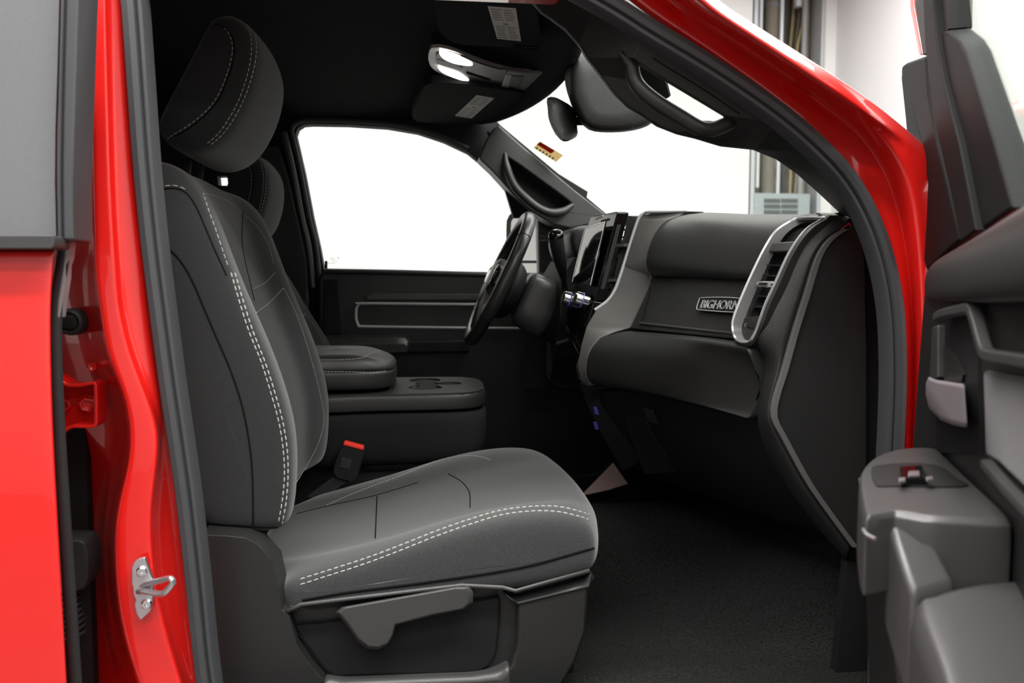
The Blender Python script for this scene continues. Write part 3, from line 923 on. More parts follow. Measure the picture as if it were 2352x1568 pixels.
# floor mat with a wavy raised near edge
FMX = [(1290, 1434), (1350, 1434), (1420, 1433), (1500, 1441), (1580, 1462), (1650, 1484), (1720, 1492), (1790, 1488), (1840, 1468), (1900, 1435)]
near = [QZ(a, b, -.725) for a, b in FMX]
rows = []
for p in near:
    p = Vector(p)
    rows.append([p + Vector((0, -.02, -.025)), p + Vector((0, -.006, .0)), p + Vector((0, .006, .006)), p + Vector((0, .03, -.002)), Vector((p.x, 1.60 + .02 * 0, p.z - .012)) if p.y < 1.55 else p + Vector((0, .06, -.006)), Vector((p.x, 1.76, p.z - .012))])
MB().grid(rows).build('floor_mat', mat('black_floor_mat', (.0035, .0035, .0035), 1.0, spec=.05, bump=('noise', 500, .9, .003), vary=(300, .5)), sub=2, solid=.01, label='black carpet floor mat with a wavy edge in the passenger footwell', cat='floor mat')
MB().prism(qs([(1334, 1138), (1408, 1062), (1438, 1105), (1442, 1110), (1400, 1124)], 2.42), (.003, .006, -.004)).build('paper_mat', M['paper'], label='pinkish paper floor protector in the far footwell, under the dash', cat='paper mat')

OWN = {}


def stitch(px, tree, n, dash=.0075, gap=.0035, r=.0011):
    b = MB()
    dashes(b, project(px, tree, n), dash, gap, r)
    if b.v:
        b.build('stitching', M['thread'], OWN[id(tree)])


def seam(px, tree, n, r=.0012):
    b = MB()
    seamline(b, project(px, tree, n), r)
    if b.v:
        b.build('seam', M['seam'], OWN[id(tree)])


# ================================================================== front seats
SY0, SY1 = 1.29, 1.81


def prof_px(pts, Y=1.31):
    return [(Q(a, b, Y).x, Q(a, b, Y).z) for a, b in pts]


back_prof = prof_px([(655, 1214), (672, 1180), (679, 1120), (682, 1040), (673, 960), (644, 862), (604, 762), (566, 680), (534, 600), (504, 520), (478, 460), (448, 414), (412, 384), (374, 368), (340, 372), (314, 396), (306, 450), (310, 540), (326, 660), (350, 790), (380, 920), (410, 1050), (440, 1150), (470, 1205), (520, 1218), (590, 1218)])
pull_w = [.6, .85, 1, 1, 1, 1, 1, .95, .9, .8, .7, .55, .3, .1] + [0] * 12
cent = (sum(p[0] for p in back_prof) / len(back_prof), sum(p[1] for p in back_prof) / len(back_prof))


def crossings(prof, axis, v):
    """the two places where a closed profile crosses a value of one axis (0 = x, 1 = z)"""
    r = []
    n = len(prof)
    for i in range(n):
        p, q = prof[i], prof[(i + 1) % n]
        if (p[axis] - v) * (q[axis] - v) <= 0 and p[axis] != q[axis]:
            t = (v - p[axis]) / (q[axis] - p[axis])
            r.append(lerp(p[1 - axis], q[1 - axis], t))
    return (min(r), max(r)) if r else None


def squeeze(prof, axis, k, end):
    """shrink a profile towards its middle line; ends move in by end (metres)"""
    lo, hi = min(p[axis] for p in prof), max(p[axis] for p in prof)
    mid = (lo + hi) / 2
    f = 1 - 2 * end / (hi - lo)
    out = []
    for p in prof:
        c = crossings(prof, axis, min(max(p[axis], lo + 1e-4), hi - 1e-4))
        m = (c[0] + c[1]) / 2
        v = mid + (p[axis] - mid) * f
        o = m + (p[1 - axis] - m) * (1 - k)
        out.append((o, v) if axis == 1 else (v, o))
    return out


secs = []
# y, squeeze, end, pull
for y, k, end, pull in ((1.276, .85, .05, .0), (1.2765, .55, .035, .0), (1.279, .25, .018, .0), (1.286, .09, .008, 0), (1.297, .025, .002, 0), (1.318, 0, 0, 0), (1.345, 0, 0, .002), (1.372, 0, 0, .016), (1.395, 0, 0, .034), (1.43, 0, 0, .044), (1.55, .0, -.004, .046), (1.67, 0, 0, .044), (1.705, 0, 0, .034), (1.728, 0, 0, .016), (1.755, 0, 0, .002), (1.782, 0, 0, 0), (1.803, .025, .002, 0), (1.814, .09, .008, 0), (1.821, .25, .018, 0), (1.8235, .55, .035, 0), (1.824, .85, .05, 0)):
    secs.append([Vector((x - pull * w_, y, z)) for (x, z), w_ in zip(squeeze(back_prof, 1, k, end), pull_w)])


def make_seat(label):
    t = thing('front_seat', label, 'car seat', (Q(560, 1200, 1.55).x, 1.55, FZ))
    return t


seat = make_seat('charcoal cloth front passenger seat with double grey stitching, nearest the camera')
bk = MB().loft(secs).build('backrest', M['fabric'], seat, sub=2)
bt = bvh(bk)
OWN[id(bt)] = bk
# cushion
cu = prof_px([(648, 1330), (668, 1312), (720, 1298), (800, 1276), (900, 1246), (1000, 1212), (1100, 1184), (1200, 1166), (1280, 1163), (1330, 1172), (1358, 1194), (1366, 1226), (1366, 1262), (1358, 1298), (1300, 1320), (1180, 1340), (1000, 1364), (850, 1384), (720, 1396), (668, 1396), (650, 1370)])
cz = sum(p[1] for p in cu) / len(cu)
cx_ = sum(p[0] for p in cu) / len(cu)
topw = [.0, .4, .8, 1, 1, 1, 1, .9, .55, .25, .1] + [0] * 10
secs = []
for y, k, end, dip, fwd, rear in ((1.2615, .85, .05, 0, 0, 0), (1.262, .55, .035, 0, 0, 0), (1.265, .25, .018, 0, 0, 0), (1.273, .08, .007, 0, 0, 0), (1.288, .015, .001, 0, 0, 0), (1.312, 0, 0, -.002, .008, 0), (1.345, 0, 0, .0, .014, .02), (1.375, 0, 0, .014, .02, .07), (1.41, .0, 0, .026, .026, .08), (1.55, .0, 0, .026, .032, .08), (1.69, .0, 0, .026, .026, .08), (1.725, 0, 0, .014, .02, .07), (1.755, 0, 0, .0, .014, .04), (1.788, 0, 0, -.002, .008, .02), (1.812, .015, .001, 0, 0, 0), (1.827, .08, .007, 0, 0, 0), (1.835, .25, .018, 0, 0, 0), (1.838, .55, .035, 0, 0, 0), (1.8385, .85, .05, 0, 0, 0)):
    s = []
    for (x, z), w_ in zip(squeeze(cu, 0, k, end), topw):
        f = max(0, min(1, (x - cx_) / .25))
        g = max(0, min(1, (cx_ - .08 - x) / .2))
        s.append(Vector((x + fwd * f - rear * g, y, z - dip * w_)))
    secs.append(s)
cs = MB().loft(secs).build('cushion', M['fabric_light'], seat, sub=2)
ct = bvh(cs)
OWN[id(ct)] = cs
# headrest
hp = prof_px([(500, 24), (534, 26), (566, 52), (586, 96), (590, 140), (578, 200), (556, 256), (526, 306), (486, 340), (440, 354), (400, 344), (372, 326), (352, 300), (360, 270), (392, 210), (432, 136), (468, 64), (482, 38)], 1.41)
hc = (sum(p[0] for p in hp) / len(hp), sum(p[1] for p in hp) / len(hp))
secs = []
for y, k in ((1.406, .55), (1.4065, .8), (1.412, .93), (1.425, .985), (1.45, 1.0), (1.55, 1.0), (1.65, 1.0), (1.675, .985), (1.688, .93), (1.6935, .8), (1.694, .55)):
    bow = .014 * (1 - ((y - 1.55) / .14) ** 2)
    secs.append([Vector((hc[0] + (x - hc[0]) * k + (bow if x > hc[0] else 0), y, hc[1] + (z - hc[1]) * k)) for x, z in hp])
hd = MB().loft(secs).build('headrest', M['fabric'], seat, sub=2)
ht = bvh(hd)
OWN[id(ht)] = hd
for y in (1.52, 1.60):
    a, b_ = Q(415, 350, 1.45), Q(400, 420, 1.45)
    MB().tube([Vector((a.x, y, a.z + .05)), Vector((b_.x - .01, y, b_.z - .08))], .006, 10).build('headrest_post', M['dark'], hd)
# stitches on the backrest
for off in (0, 9):
    stitch([(530 + off, 626), (550 + off, 694), (572 + off, 762), (600 + off * .95, 832), (622 + off, 902), (640 + off, 968), (650 + off, 1030), (653 + off * .9, 1090), (648 + off, 1150), (638 + off, 1206)], bt, 90)
stitch([(362, 428), (400, 426), (420, 432), (432, 440)], bt, 30, r=.0008)
stitch([(466, 442), (480, 486), (496, 530), (512, 578), (526, 618)], bt, 40, r=.0007)
stitch([(468, 444), (500, 452), (530, 466), (556, 488)], bt, 30, dash=.004, gap=.002, r=.0005)
stitch([(556, 488), (590, 520), (615, 560), (630, 612)], bt, 30, dash=.004, gap=.002, r=.0005)
stitch([(580, 664), (610, 648), (632, 626)], bt, 30, dash=.004, gap=.002, r=.0007)
stitch([(588, 718), (620, 694), (652, 660)], bt, 30, dash=.004, gap=.002, r=.0007)
stitch([(652, 662), (680, 720), (704, 790), (724, 860), (738, 920), (744, 966), (730, 1020), (706, 1066), (678, 1110)], bt, 60, dash=.004, gap=.002, r=.0006)
seam([(374, 560), (408, 590), (440, 640), (470, 710), (500, 780), (530, 850), (556, 930), (572, 1010), (580, 1090), (582, 1206)], bt, 70, .0016)
seam([(360, 434), (398, 432), (420, 438), (436, 452), (456, 486), (490, 566), (520, 632)], bt, 50, .0014)
seam([(558, 486), (556, 560), (572, 640), (584, 690)], bt, 40, .001)
seam([(442, 1090), (452, 1140), (466, 1186), (486, 1200), (560, 1206), (655, 1212)], bt, 50, .0025)
# stitches on the cushion
for off in (0, 12):
    stitch([(690, 1330 + off), (760, 1308 + off), (840, 1282 + off), (920, 1252 + off), (1000, 1220 + off), (1080, 1192 + off), (1150, 1172 + off * .9), (1220, 1163 + off * .9), (1280, 1163 + off), (1330, 1174 + off), (1358, 1184 + off)], ct, 100)
stitch([(750, 1160), (800, 1138), (850, 1118), (900, 1100), (960, 1076), (1010, 1056), (1060, 1047), (1100, 1048), (1130, 1058)], ct, 60, dash=.005, gap=.002, r=.0007)
seam([(694, 1378), (800, 1360), (1000, 1334), (1200, 1302), (1364, 1258)], ct, 60, .0022)
seam([(680, 1180), (760, 1160), (860, 1138), (960, 1108)], ct, 40, .001)
seam([(866, 1140), (864, 1190), (862, 1236)], ct, 30, .0012)
seam([(1030, 1088), (1060, 1106), (1078, 1130), (1080, 1166)], ct, 30, .001)
# stitches on the headrest
for off in (0, 11):
    stitch([(532 + off * .4, 25), (552 + off * .6, 38), (570 + off, 64), (577 + off, 98), (575 + off, 140), (564 + off, 186), (548 + off, 230), (526 + off, 272), (500 + off, 308), (468 + off, 336)], ht, 70, dash=.006, gap=.003, r=.0007)
stitch([(486, 52), (512, 62), (528, 82), (534, 112), (528, 148), (514, 190), (494, 230), (466, 262), (430, 290), (400, 308), (376, 324)], ht, 60, dash=.006, gap=.003, r=.0007)
seam([(490, 54), (516, 64), (533, 84), (539, 114), (533, 150), (519, 192), (499, 234), (470, 266), (434, 295), (402, 313)], ht, 60, .0014)
# side trim of the seat base
YT = 1.235
side = [(462, 1226), (520, 1228), (566, 1232), (598, 1248), (634, 1288), (656, 1390), (690, 1392), (800, 1380), (1060, 1348), (1155, 1352), (1180, 1358), (1355, 1312), (1366, 1326), (1352, 1346), (1344, 1450), (1322, 1520), (1270, 1600), (470, 1620)]
pock = [(678, 1436), (775, 1424), (1100, 1378), (1145, 1372), (1142, 1470), (1132, 1512), (1110, 1532), (1060, 1540), (800, 1548), (766, 1546), (740, 1526), (706, 1478)]
rim = [(664, 1410), (690, 1396), (1060, 1352), (1150, 1356), (1188, 1366), (1186, 1480), (1172, 1528), (1146, 1550), (1080, 1558), (790, 1570), (744, 1560), (716, 1530), (682, 1478)]
MB().prism(qs(side, YT + .028), (0, .05, 0)).build('side_trim', M['plastic'], seat, bev=.008, seg=3)
MB().prism(qs([(460, 1228), (520, 1230), (562, 1234), (592, 1250), (628, 1292), (648, 1400), (664, 1412), (682, 1480), (716, 1532), (744, 1562), (700, 1620), (470, 1620)], YT), (0, .06, 0)).build('recliner_cover', M['plastic'], seat, bev=.012, seg=4)
MB().prism(qs([(1190, 1384), (1352, 1344), (1346, 1450), (1322, 1520), (1270, 1610), (1120, 1610), (1150, 1556), (1176, 1528), (1188, 1480)], YT + .004), (0, .04, 0)).build('front_side_panel', M['plastic'], seat, bev=.006, seg=3)
MB().loft([qs([(660, 1408), (692, 1392), (1060, 1348), (1154, 1353), (1184, 1361), (1356, 1314)], YT + y_) for y_ in (-.002, .004, .06)] , closed=False, cap=False).build('ledge', M['plastic_grey'], seat, solid=.006)
MB().loft([qs([(1156, 1351), (1184, 1358), (1270, 1336), (1357, 1311)], YT + .045), qs([(1156, 1356), (1186, 1364), (1270, 1342), (1358, 1317)], YT + .028), qs([(1164, 1366), (1190, 1386), (1272, 1366), (1353, 1345)], YT + .001), qs([(1164, 1370), (1190, 1392), (1272, 1372), (1352, 1351)], YT + .006)], closed=False, cap=False).build('front_ledge', M['plastic_grey'], seat, solid=.004)
MB().prism(qs([(744, 1562), (790, 1568), (1080, 1556), (1146, 1548), (1174, 1528), (1178, 1620), (700, 1620)], YT), (0, .05, 0)).build('lower_lip', M['plastic_grey'], seat, bev=.012, seg=4)
MB().prism(qs(pock, YT + .022), (0, .02, 0)).build('pocket_panel', M['dark'], seat, bev=.004)
seam_ = cr(qs(pock, YT + .0215), 120, True)
MB().tube(seam_, .0016, 6, closed=True).build('panel_groove', M['seam'], seat)
lev = [(770, 1406), (786, 1393), (1056, 1345), (1078, 1346), (1088, 1360), (1087, 1384), (1072, 1398), (1000, 1412), (908, 1436), (903, 1460), (890, 1482), (868, 1492), (842, 1490), (818, 1470), (792, 1432)]
lv = MB()
lv.loft([qs(cr_, y) for cr_, y in ((lev, YT + .02), (lev, YT - .004), ([lerp(Vector(p), Vector((900, 1412)), .06) for p in [Vector(q) for q in lev]], YT - .012))])
lv.build('recline_lever', M['plastic_grey'], seat, bev=.003, seg=3)
MB().prism(qs([(640, 1380), (1340, 1330), (1300, 1700), (500, 1700)], YT + .09), (0, .42, 0)).build('base_frame', M['dark'], seat)


def copy_thing(root, off, label):
    r = root.copy()
    C.objects.link(r)
    r.location = Vector(root.location) + Vector(off)
    r['label'] = label
    for ch in list(root.children):
        c = ch.copy()
        C.objects.link(c)
        c.parent = r
        for g in list(ch.children):
            d = g.copy()
            C.objects.link(d)
            d.parent = c
    return r


drv = copy_thing(seat, (.05, .84, -.085), 'charcoal cloth driver seat partly hidden behind the passenger seat and console')
drv.rotation_euler.y = R(-9.8)
for ch in drv.children:
    if not ch.name.startswith(('backrest', 'headrest')):
        ch.location.x -= .14

# ================================================================== centre console seat
co = thing('center_console', 'black centre console with cup holders and a padded armrest lid', 'console', (Q(1000, 1040, 1.95).x, 2.0, FZ))
zt = -.258
out = [(x, y) for x, y in ((-.34, 1.84), (-.1, 1.835), (.06, 1.838), (.115, 1.85), (.148, 1.89), (.158, 1.95), (.16, 2.02), (.158, 2.07), (.146, 2.12), (.11, 2.15), (.05, 2.16), (-.1, 2.165), (-.34, 2.155))]
cxo = (-.05, 2.015)


def clo(cs):
    c0 = (.02, 2.015)
    pts = []
    for i in range(64):
        a = 2 * math.pi * i / 64
        best = .02
        for k in range(1, 80):
            r = k * .0025
            x, y = c0[0] + math.cos(a) * r, c0[1] + math.sin(a) * r
            if any((x - X) ** 2 + (y - Y) ** 2 < rr * rr for X, Y, rr in cs):
                best = max(best, r)
        pts.append((c0[0] + math.cos(a) * best, c0[1] + math.sin(a) * best))
    return pts


holes = clo([(.012, 1.94, .043), (.012, 2.09, .043), (.075, 2.015, .032), (.02, 2.015, .035)])
slot_ = [(-.055, 1.955), (-.045, 1.94), (-.03, 1.945), (-.028, 2.07), (-.045, 2.085), (-.055, 2.075)]
binh = [(-.105, 1.93), (-.085, 1.915), (-.065, 1.925), (-.062, 2.1), (-.085, 2.115), (-.105, 2.1)]


def lv3(pts, z):
    return [Vector((x, y, E + z)) for x, y in pts]


cout = cr(lv3(out, zt), 60, True)
MB().prism(cout, (0, 0, -.012), [lv3(holes, zt), lv3(binh, zt)]).build('tray_top', M['plastic'], co, bev=.003, seg=3)
big = [Vector((p.x + (p.x - cxo[0]) * .02, p.y + (p.y - cxo[1]) * .02, p.z)) for p in cout]
MB().loft([[p + Vector((0, 0, -.003)) for p in cout], [p + Vector((0, 0, -.010)) for p in big], [p + Vector((0, 0, -.042)) for p in big]], cap=False).build('tray_rim', M['plastic'], co, sub=1, solid=.003)
MB().loft([lv3(holes, zt - .004), lv3(holes, zt - .05), [v + (Vector((.02, 2.015, E + zt - .055)) - v) * .15 for v in lv3(holes, zt - .055)]]).build('cup_well', M['dark'], co)
MB().loft([lv3(binh, zt - .004), lv3(binh, zt - .03)]).build('coin_bin', M['dark'], co)
for y in (1.975, 2.055):
    MB().prism([(-.035, y - .012, E + zt - .002), (-.015, y - .012, E + zt - .002), (-.008, y, E + zt - .002), (-.015, y + .012, E + zt - .002), (-.035, y + .012, E + zt - .002)], (0, 0, -.02)).build('cup_grip', M['rubber'], co, bev=.002)
# body
body_l = [[p + (p - Vector((cxo[0], cxo[1], p.z))) * k + Vector((0, 0, dz)) for p in cout] for k, dz in ((.012, -.040), (.028, -.052), (.03, -.10), (.02, -.135), (-.03, -.165), (-.12, -.18))]
MB().loft(body_l).build('console_body', M['console_cloth'], co, sub=1)
MB().loft([lv3([(x * .9 - .02, lerp(2.015, y, .85)) for x, y in out], z) for z in (-.41, -.74)]).build('console_base', M['dark'], co)
# armrest lid
lo = [(-.42, 1.84), (-.2, 1.838), (-.13, 1.842), (-.085, 1.862), (-.064, 1.90), (-.06, 1.96), (-.06, 2.05), (-.066, 2.1), (-.088, 2.13), (-.13, 2.145), (-.2, 2.15), (-.42, 2.15)]
lc = (-.25, 2.007)
lout = cr(lv3(lo, 0), 56, True)


def lidsec(k, z, tip=0):
    r = []
    for p in lout:
        x = p.x
        drop = tip * max(0, (x + .14) / .08) ** 1.5 if x > -.14 else 0
        r.append(Vector((lc[0] + (x - lc[0]) * (1 + k), lc[1] + (p.y - lc[1]) * (1 + k * 1.3), E + z - drop)))
    return r


lid = MB().loft([lidsec(-.08, -.252), lidsec(-.02, -.250), lidsec(0, -.238), lidsec(.004, -.222), lidsec(.001, -.208, .003), lidsec(-.02, -.206, .003), lidsec(-.002, -.203, .004), lidsec(0, -.196, .007), lidsec(-.025, -.178, .016), lidsec(-.08, -.168, .018), lidsec(-.2, -.164, .018), lidsec(-.6, -.163, .016)]).build('armrest_lid', M['soft'], co, sub=2)
lt = bvh(lid)
OWN[id(lt)] = lid
stitch([(722, 826), (780, 826), (830, 822), (850, 812), (862, 804)], lt, 40, dash=.005, gap=.002, r=.0007)
stitch([(735, 853), (800, 853), (850, 856), (890, 851)], lt, 40, dash=.006, gap=.002, r=.0008)
# jump seat cushion under the console
MB().loft([lv3([(x * .95 - .02, lerp(2.015, y, .92)) for x, y in out], z) for z in (-.35, -.36, -.43, -.46)]).build('jump_cushion', M['console_cloth'], co, sub=1)

# seat belt buckle
bu = thing('seat_belt_buckle', 'black seat belt buckle with a red release button beside the passenger seat', 'buckle', Q(795, 1105, 1.79))
MB().prism(qs([(787, 1019), (792, 1016), (836, 1028), (838, 1034), (822, 1092), (812, 1107), (772, 1098), (764, 1084), (770, 1060)], 1.775), (0, .03, 0)).build('buckle_shell', M['dark'], bu, bev=.004, seg=3)
MB().prism(qs([(790, 1015), (835, 1027), (834, 1034), (788, 1022)], 1.773), (0, .026, 0)).build('release_button', M['red_button'], bu, bev=.0015)
MB().prism(qs([(784, 1050), (808, 1056), (803, 1078), (780, 1073)], 1.7735), (0, .003, 0)).build('buckle_badge', M['rubber_dark'], bu, bev=.001)
MB().prism(qs([(764, 1096), (800, 1106), (730, 1150), (704, 1140)], 1.785), (0, .006, 0)).build('buckle_stalk', M['rubber_dark'], bu, bev=.001)
# ================================================================== dashboard
da = thing('dashboard', 'black truck dashboard with padded glove box lids and silver trimmed air vents', 'dashboard', (.75, 1.95, FZ))


def sect(a, b, ts, extra=None):
    """straight loft between two matching profiles"""
    A, B_ = qs(a), qs(b)
    out = []
    for t in ts:
        out.append([p.lerp(q, t) for p, q in zip(A, B_)])
    return out


def withY(pts, y):
    return [(p[0], p[1], y) for p in pts]


def capped(secs, k=.012):
    """rounded end sections for a closed loft"""
    def shrink(s, f, d):
        c = sum(s, Vector()) / len(s)
        return [p + (c - p) * f + d for p in s]
    d0 = (secs[0][0] - secs[1][0]).normalized() * k
    d1 = (secs[-1][0] - secs[-2][0]).normalized() * k
    return [shrink(secs[0], .5, d0), shrink(secs[0], .16, d0), shrink(secs[0], .04, d0 * .6)] + secs + [shrink(secs[-1], .04, d1 * .6), shrink(secs[-1], .16, d1), shrink(secs[-1], .5, d1)]


# upper glove box lid (padded)
A = withY([(1960, 500), (1880, 489), (1816, 499), (1786, 516), (1767, 545), (1754, 580), (1745, 612), (1739, 632), (1744, 643), (1775, 647), (1900, 640)], 1.375)
B2 = withY([(1680, 505), (1612, 488), (1566, 492), (1532, 502), (1510, 525), (1494, 558), (1484, 592), (1484, 618), (1497, 636), (1520, 640), (1620, 630)], 1.785)
MB().loft(capped(sect(A, B2, (0, .05, .2, .4, .6, .8, .95, 1)), .014)).build('upper_glove_lid', M['soft'], da, sub=2)
# dash top running back to the windshield
rows = []
for y, px, py in ((1.238, 1944, 490), (1.30, 1880, 495), (1.375, 1830, 497), (1.60, 1690, 493), (1.80, 1580, 486), (1.95, 1500, 489), (2.15, 1420, 497), (2.35, 1372, 506), (2.66, 1330, 510)):
    p = Q(px, py, y)
    rows.append([p + Vector((0, 0, -.012)), p + Vector((.006, 0, -.001)), p + Vector((.06, 0, .002)), Vector((.80, y, p.z - .012)), Vector((.99, y, p.z - .05)), Vector((1.02, y, p.z - .14))])
MB().grid(rows).build('dash_top', M['soft'], da, sub=2, solid=.01)
MB().box((1.09, 1.95, E - .35), (.05, 1.62, .95)).build('firewall', M['dark'], body)
MB().box((.88, 2.765, E - .36), (.56, .03, .95)).build('cowl_side', M['dark'], body)
MB().box((.945, 1.30, E - .36), (.37, .03, .95)).build('cowl_side', M['dark'], body)
MB().box((.86, 1.97, E - .16), (.40, 1.34, .42)).build('dash_light_blocker', M['dark'], da)  # unseen box added behind the dash to stop light leaking through gaps
# glove panel
gp4 = qs([(1500, 636, 1.79), (1760, 638, 1.38), (1692, 780, 1.38), (1446, 755, 1.79)])
MB().prism(gp4, (.04, 0, 0)).build('glove_panel', M['soft'], da, bev=.004)
gn = (gp4[1] - gp4[0]).cross(gp4[3] - gp4[0]).normalized()
if gn.x > 0:
    gn = -gn


def onpanel(a, b, lift=.002):
    return QP(a, b, gp4[0] + gn * lift, gn)


MB().tube([onpanel(1470, 742), onpanel(1684, 766)], .003, 8).build('panel_lip', M['plastic_grey'], da)
MB().tube([onpanel(1494, 660), onpanel(1487, 690), onpanel(1474, 738)], .001, 6).build('panel_seam', M['seam'], da)
# badge
bo = [(1611, 684), (1650, 682.5), (1690, 684), (1716, 689), (1719, 692), (1713, 713), (1708, 717), (1690, 717), (1650, 715), (1606, 711), (1600, 708), (1606, 688)]
badge = MB().prism(cr([onpanel(a, b, .009) for a, b in bo], 48, True), gn * -.010).build('badge_plate', M['dark'], da, bev=.0008)
MB().tube(cr([onpanel(a, b, .0095) for a, b in bo], 60, True), .0011, 6, closed=True).build('badge_rim', M['silver_plastic'], badge)
o_ = onpanel(1606, 708.5, .0095)
ex = (onpanel(1694, 712.5, .0095) - o_)
ey0 = (onpanel(1611.5, 688, .0095) - o_)
ex_n = ex.normalized()
ey = (gn.cross(ex_n))
if ey.z < 0:
    ey = -ey
cu_ = bpy.data.curves.new('badge_lettering', 'FONT')
cu_.body = 'BIGHORN'
tmp = bpy.data.objects.new('lettering_source', cu_)
C.objects.link(tmp)
bpy.context.view_layer.update()
tm = tmp.evaluated_get(bpy.context.evaluated_depsgraph_get()).to_mesh()
sx, sy = ex.length / max(v.co.x for v in tm.vertices) * .985, ey0.length * .9 / .72
vs = [o_ + ex_n * (v.co.x * sx + .0008) + ey * (v.co.y * sy + ey0.length * .07) + gn * .0008 for v in tm.vertices]
MB().add(vs, [tuple(p.vertices) for p in tm.polygons]).build('badge_letter_face', M['dark'], badge, flat=True)
cnt = {}
for p in tm.polygons:
    for e in p.edge_keys:
        cnt[e] = cnt.get(e, 0) + 1
mb = MB()
for (i, j), n in cnt.items():
    if n == 1 and (vs[i] - vs[j]).length > 1e-6:
        mb.tube([vs[i], vs[j]], .0006, 6, up=gn)
mb.build('badge_lettering', M['silver_plastic'], badge)
bpy.data.objects.remove(tmp)
# lower glove box
A = withY([(1800, 790), (1700, 790), (1720, 815), (1734, 838), (1739, 856), (1739, 905), (1734, 944), (1726, 958), (1700, 962), (1800, 960)], 1.305)
B2 = withY([(1520, 760), (1446, 757), (1408, 766), (1376, 778), (1354, 802), (1345, 840), (1347, 870), (1358, 884), (1400, 888), (1520, 884)], 1.80)
mid = []
secs = sect(A, B2, (0, .03, .12, .3, .5, .7, .88, .97, 1))
for s, t in zip(secs, (0, .03, .12, .3, .5, .7, .88, .97, 1)):
    mid.append([p + Vector((.010 * math.sin(math.pi * t), 0, .004 * math.sin(math.pi * t))) for p in s])
MB().loft(capped(mid, .010)).build('lower_glove_box', M['soft'], da, sub=2)
# end of the dash: grained shoulder, grey strip, end cap
Ac = [(1870, 491, 1.30), (1896, 500, 1.272), (1862, 528, 1.272), (1838, 557, 1.272), (1813, 598, 1.272), (1786, 655, 1.272), (1763, 705, 1.272), (1747, 752, 1.272), (1737, 780, 1.275), (1744, 804, 1.285), (1757, 824, 1.29), (1754, 850, 1.29), (1747, 896, 1.29), (1741, 940, 1.29), (1739, 969, 1.29), (1757, 1033, 1.29), (1812, 1125, 1.285), (1881, 1216, 1.28), (1946, 1287, 1.27)]
Bc = [(1962, 500, 1.243), (1944, 520, 1.243), (1903, 547, 1.243), (1873, 590, 1.243), (1845, 680, 1.243), (1820, 760, 1.243), (1795, 850, 1.243), (1774, 919, 1.243), (1771, 960, 1.243), (1794, 1006, 1.243), (1849, 1106, 1.243), (1900, 1180, 1.243), (1956, 1256, 1.243)]
a_, b__ = cr(qs(Ac), 48), cr(qs(Bc), 48)
rows = []
for i in range(48):
    p, q = a_[i], b__[i]
    bul = Vector((-.006, -.004, 0))
    rows.append([p + Vector((.05, .0, 0)), p + Vector((.004, .0, 0)), p, p.lerp(q, .12) + bul * .6, p.lerp(q, .5) + bul, p.lerp(q, .85) + bul * .6, q, q + Vector((.002, .02, 0))])
MB().grid(rows).build('dash_shoulder', M['plastic'], da, sub=1, solid=.003)
MB().loft([[p + Vector((0, -.003, 0)), p + Vector((.0105, -.004, 0)), p + Vector((.012, 0, 0)), p + Vector((.012, .012, 0)), p + Vector((0, .012, 0))] for p in b__[2:]]).build('edge_strip', mat('grey_strip_plastic', (.085, .085, .085), .45), da, bev=.001)
cap = [p + Vector((.010, .002, 0)) for p in b__[1:]]
cap += qs([(1985, 1290), (1992, 1100), (1992, 800), (1988, 600), (1978, 525)], 1.245)
MB().prism(cap, (0, .05, 0)).build('end_cap', M['plastic'], da, bev=.003)
MB().prism(qs([(1930, 487), (1962, 486), (2000, 520), (2036, 600), (2056, 710), (2060, 1000), (2050, 1300), (2030, 1750), (1900, 1750), (1946, 1290), (1990, 1290), (1990, 700), (1980, 540)], 1.262), (0, .02, 0)).build('kick_panel', M['dark'], body)
# passenger side air vent
ve = [(1893, 497), (1846, 497), (1824, 503), (1783, 529), (1760, 561), (1735, 609), (1706, 673), (1685, 727), (1681, 756), (1687, 780), (1702, 789), (1721, 788), (1733, 772), (1744, 747), (1761, 699), (1784, 648), (1812, 587), (1838, 546), (1863, 520), (1890, 504)]
veY = [1.27, 1.34, 1.36, 1.362, 1.362, 1.362, 1.362, 1.362, 1.36, 1.345, 1.32, 1.29, 1.278, 1.268, 1.264, 1.262, 1.262, 1.262, 1.262, 1.264]
vo = cr([Q(p[0], p[1], y) for p, y in zip(ve, veY)], 90, True)
vc = sum(vo, Vector()) / len(vo)
vn = Vector((-.88, 0, .47))


def vin(off):
    """loop moved inwards in its own surface"""
    out = []
    n = len(vo)
    for i in range(n):
        t = (vo[(i + 1) % n] - vo[i - 1]).normalized()
        d = t.cross(vn).normalized()
        if d.dot(vc - vo[i]) < 0 and abs(d.dot((vc - vo[i]).normalized())) > .15:
            d = -d
        out.append(vo[i] + d * off)
    return out


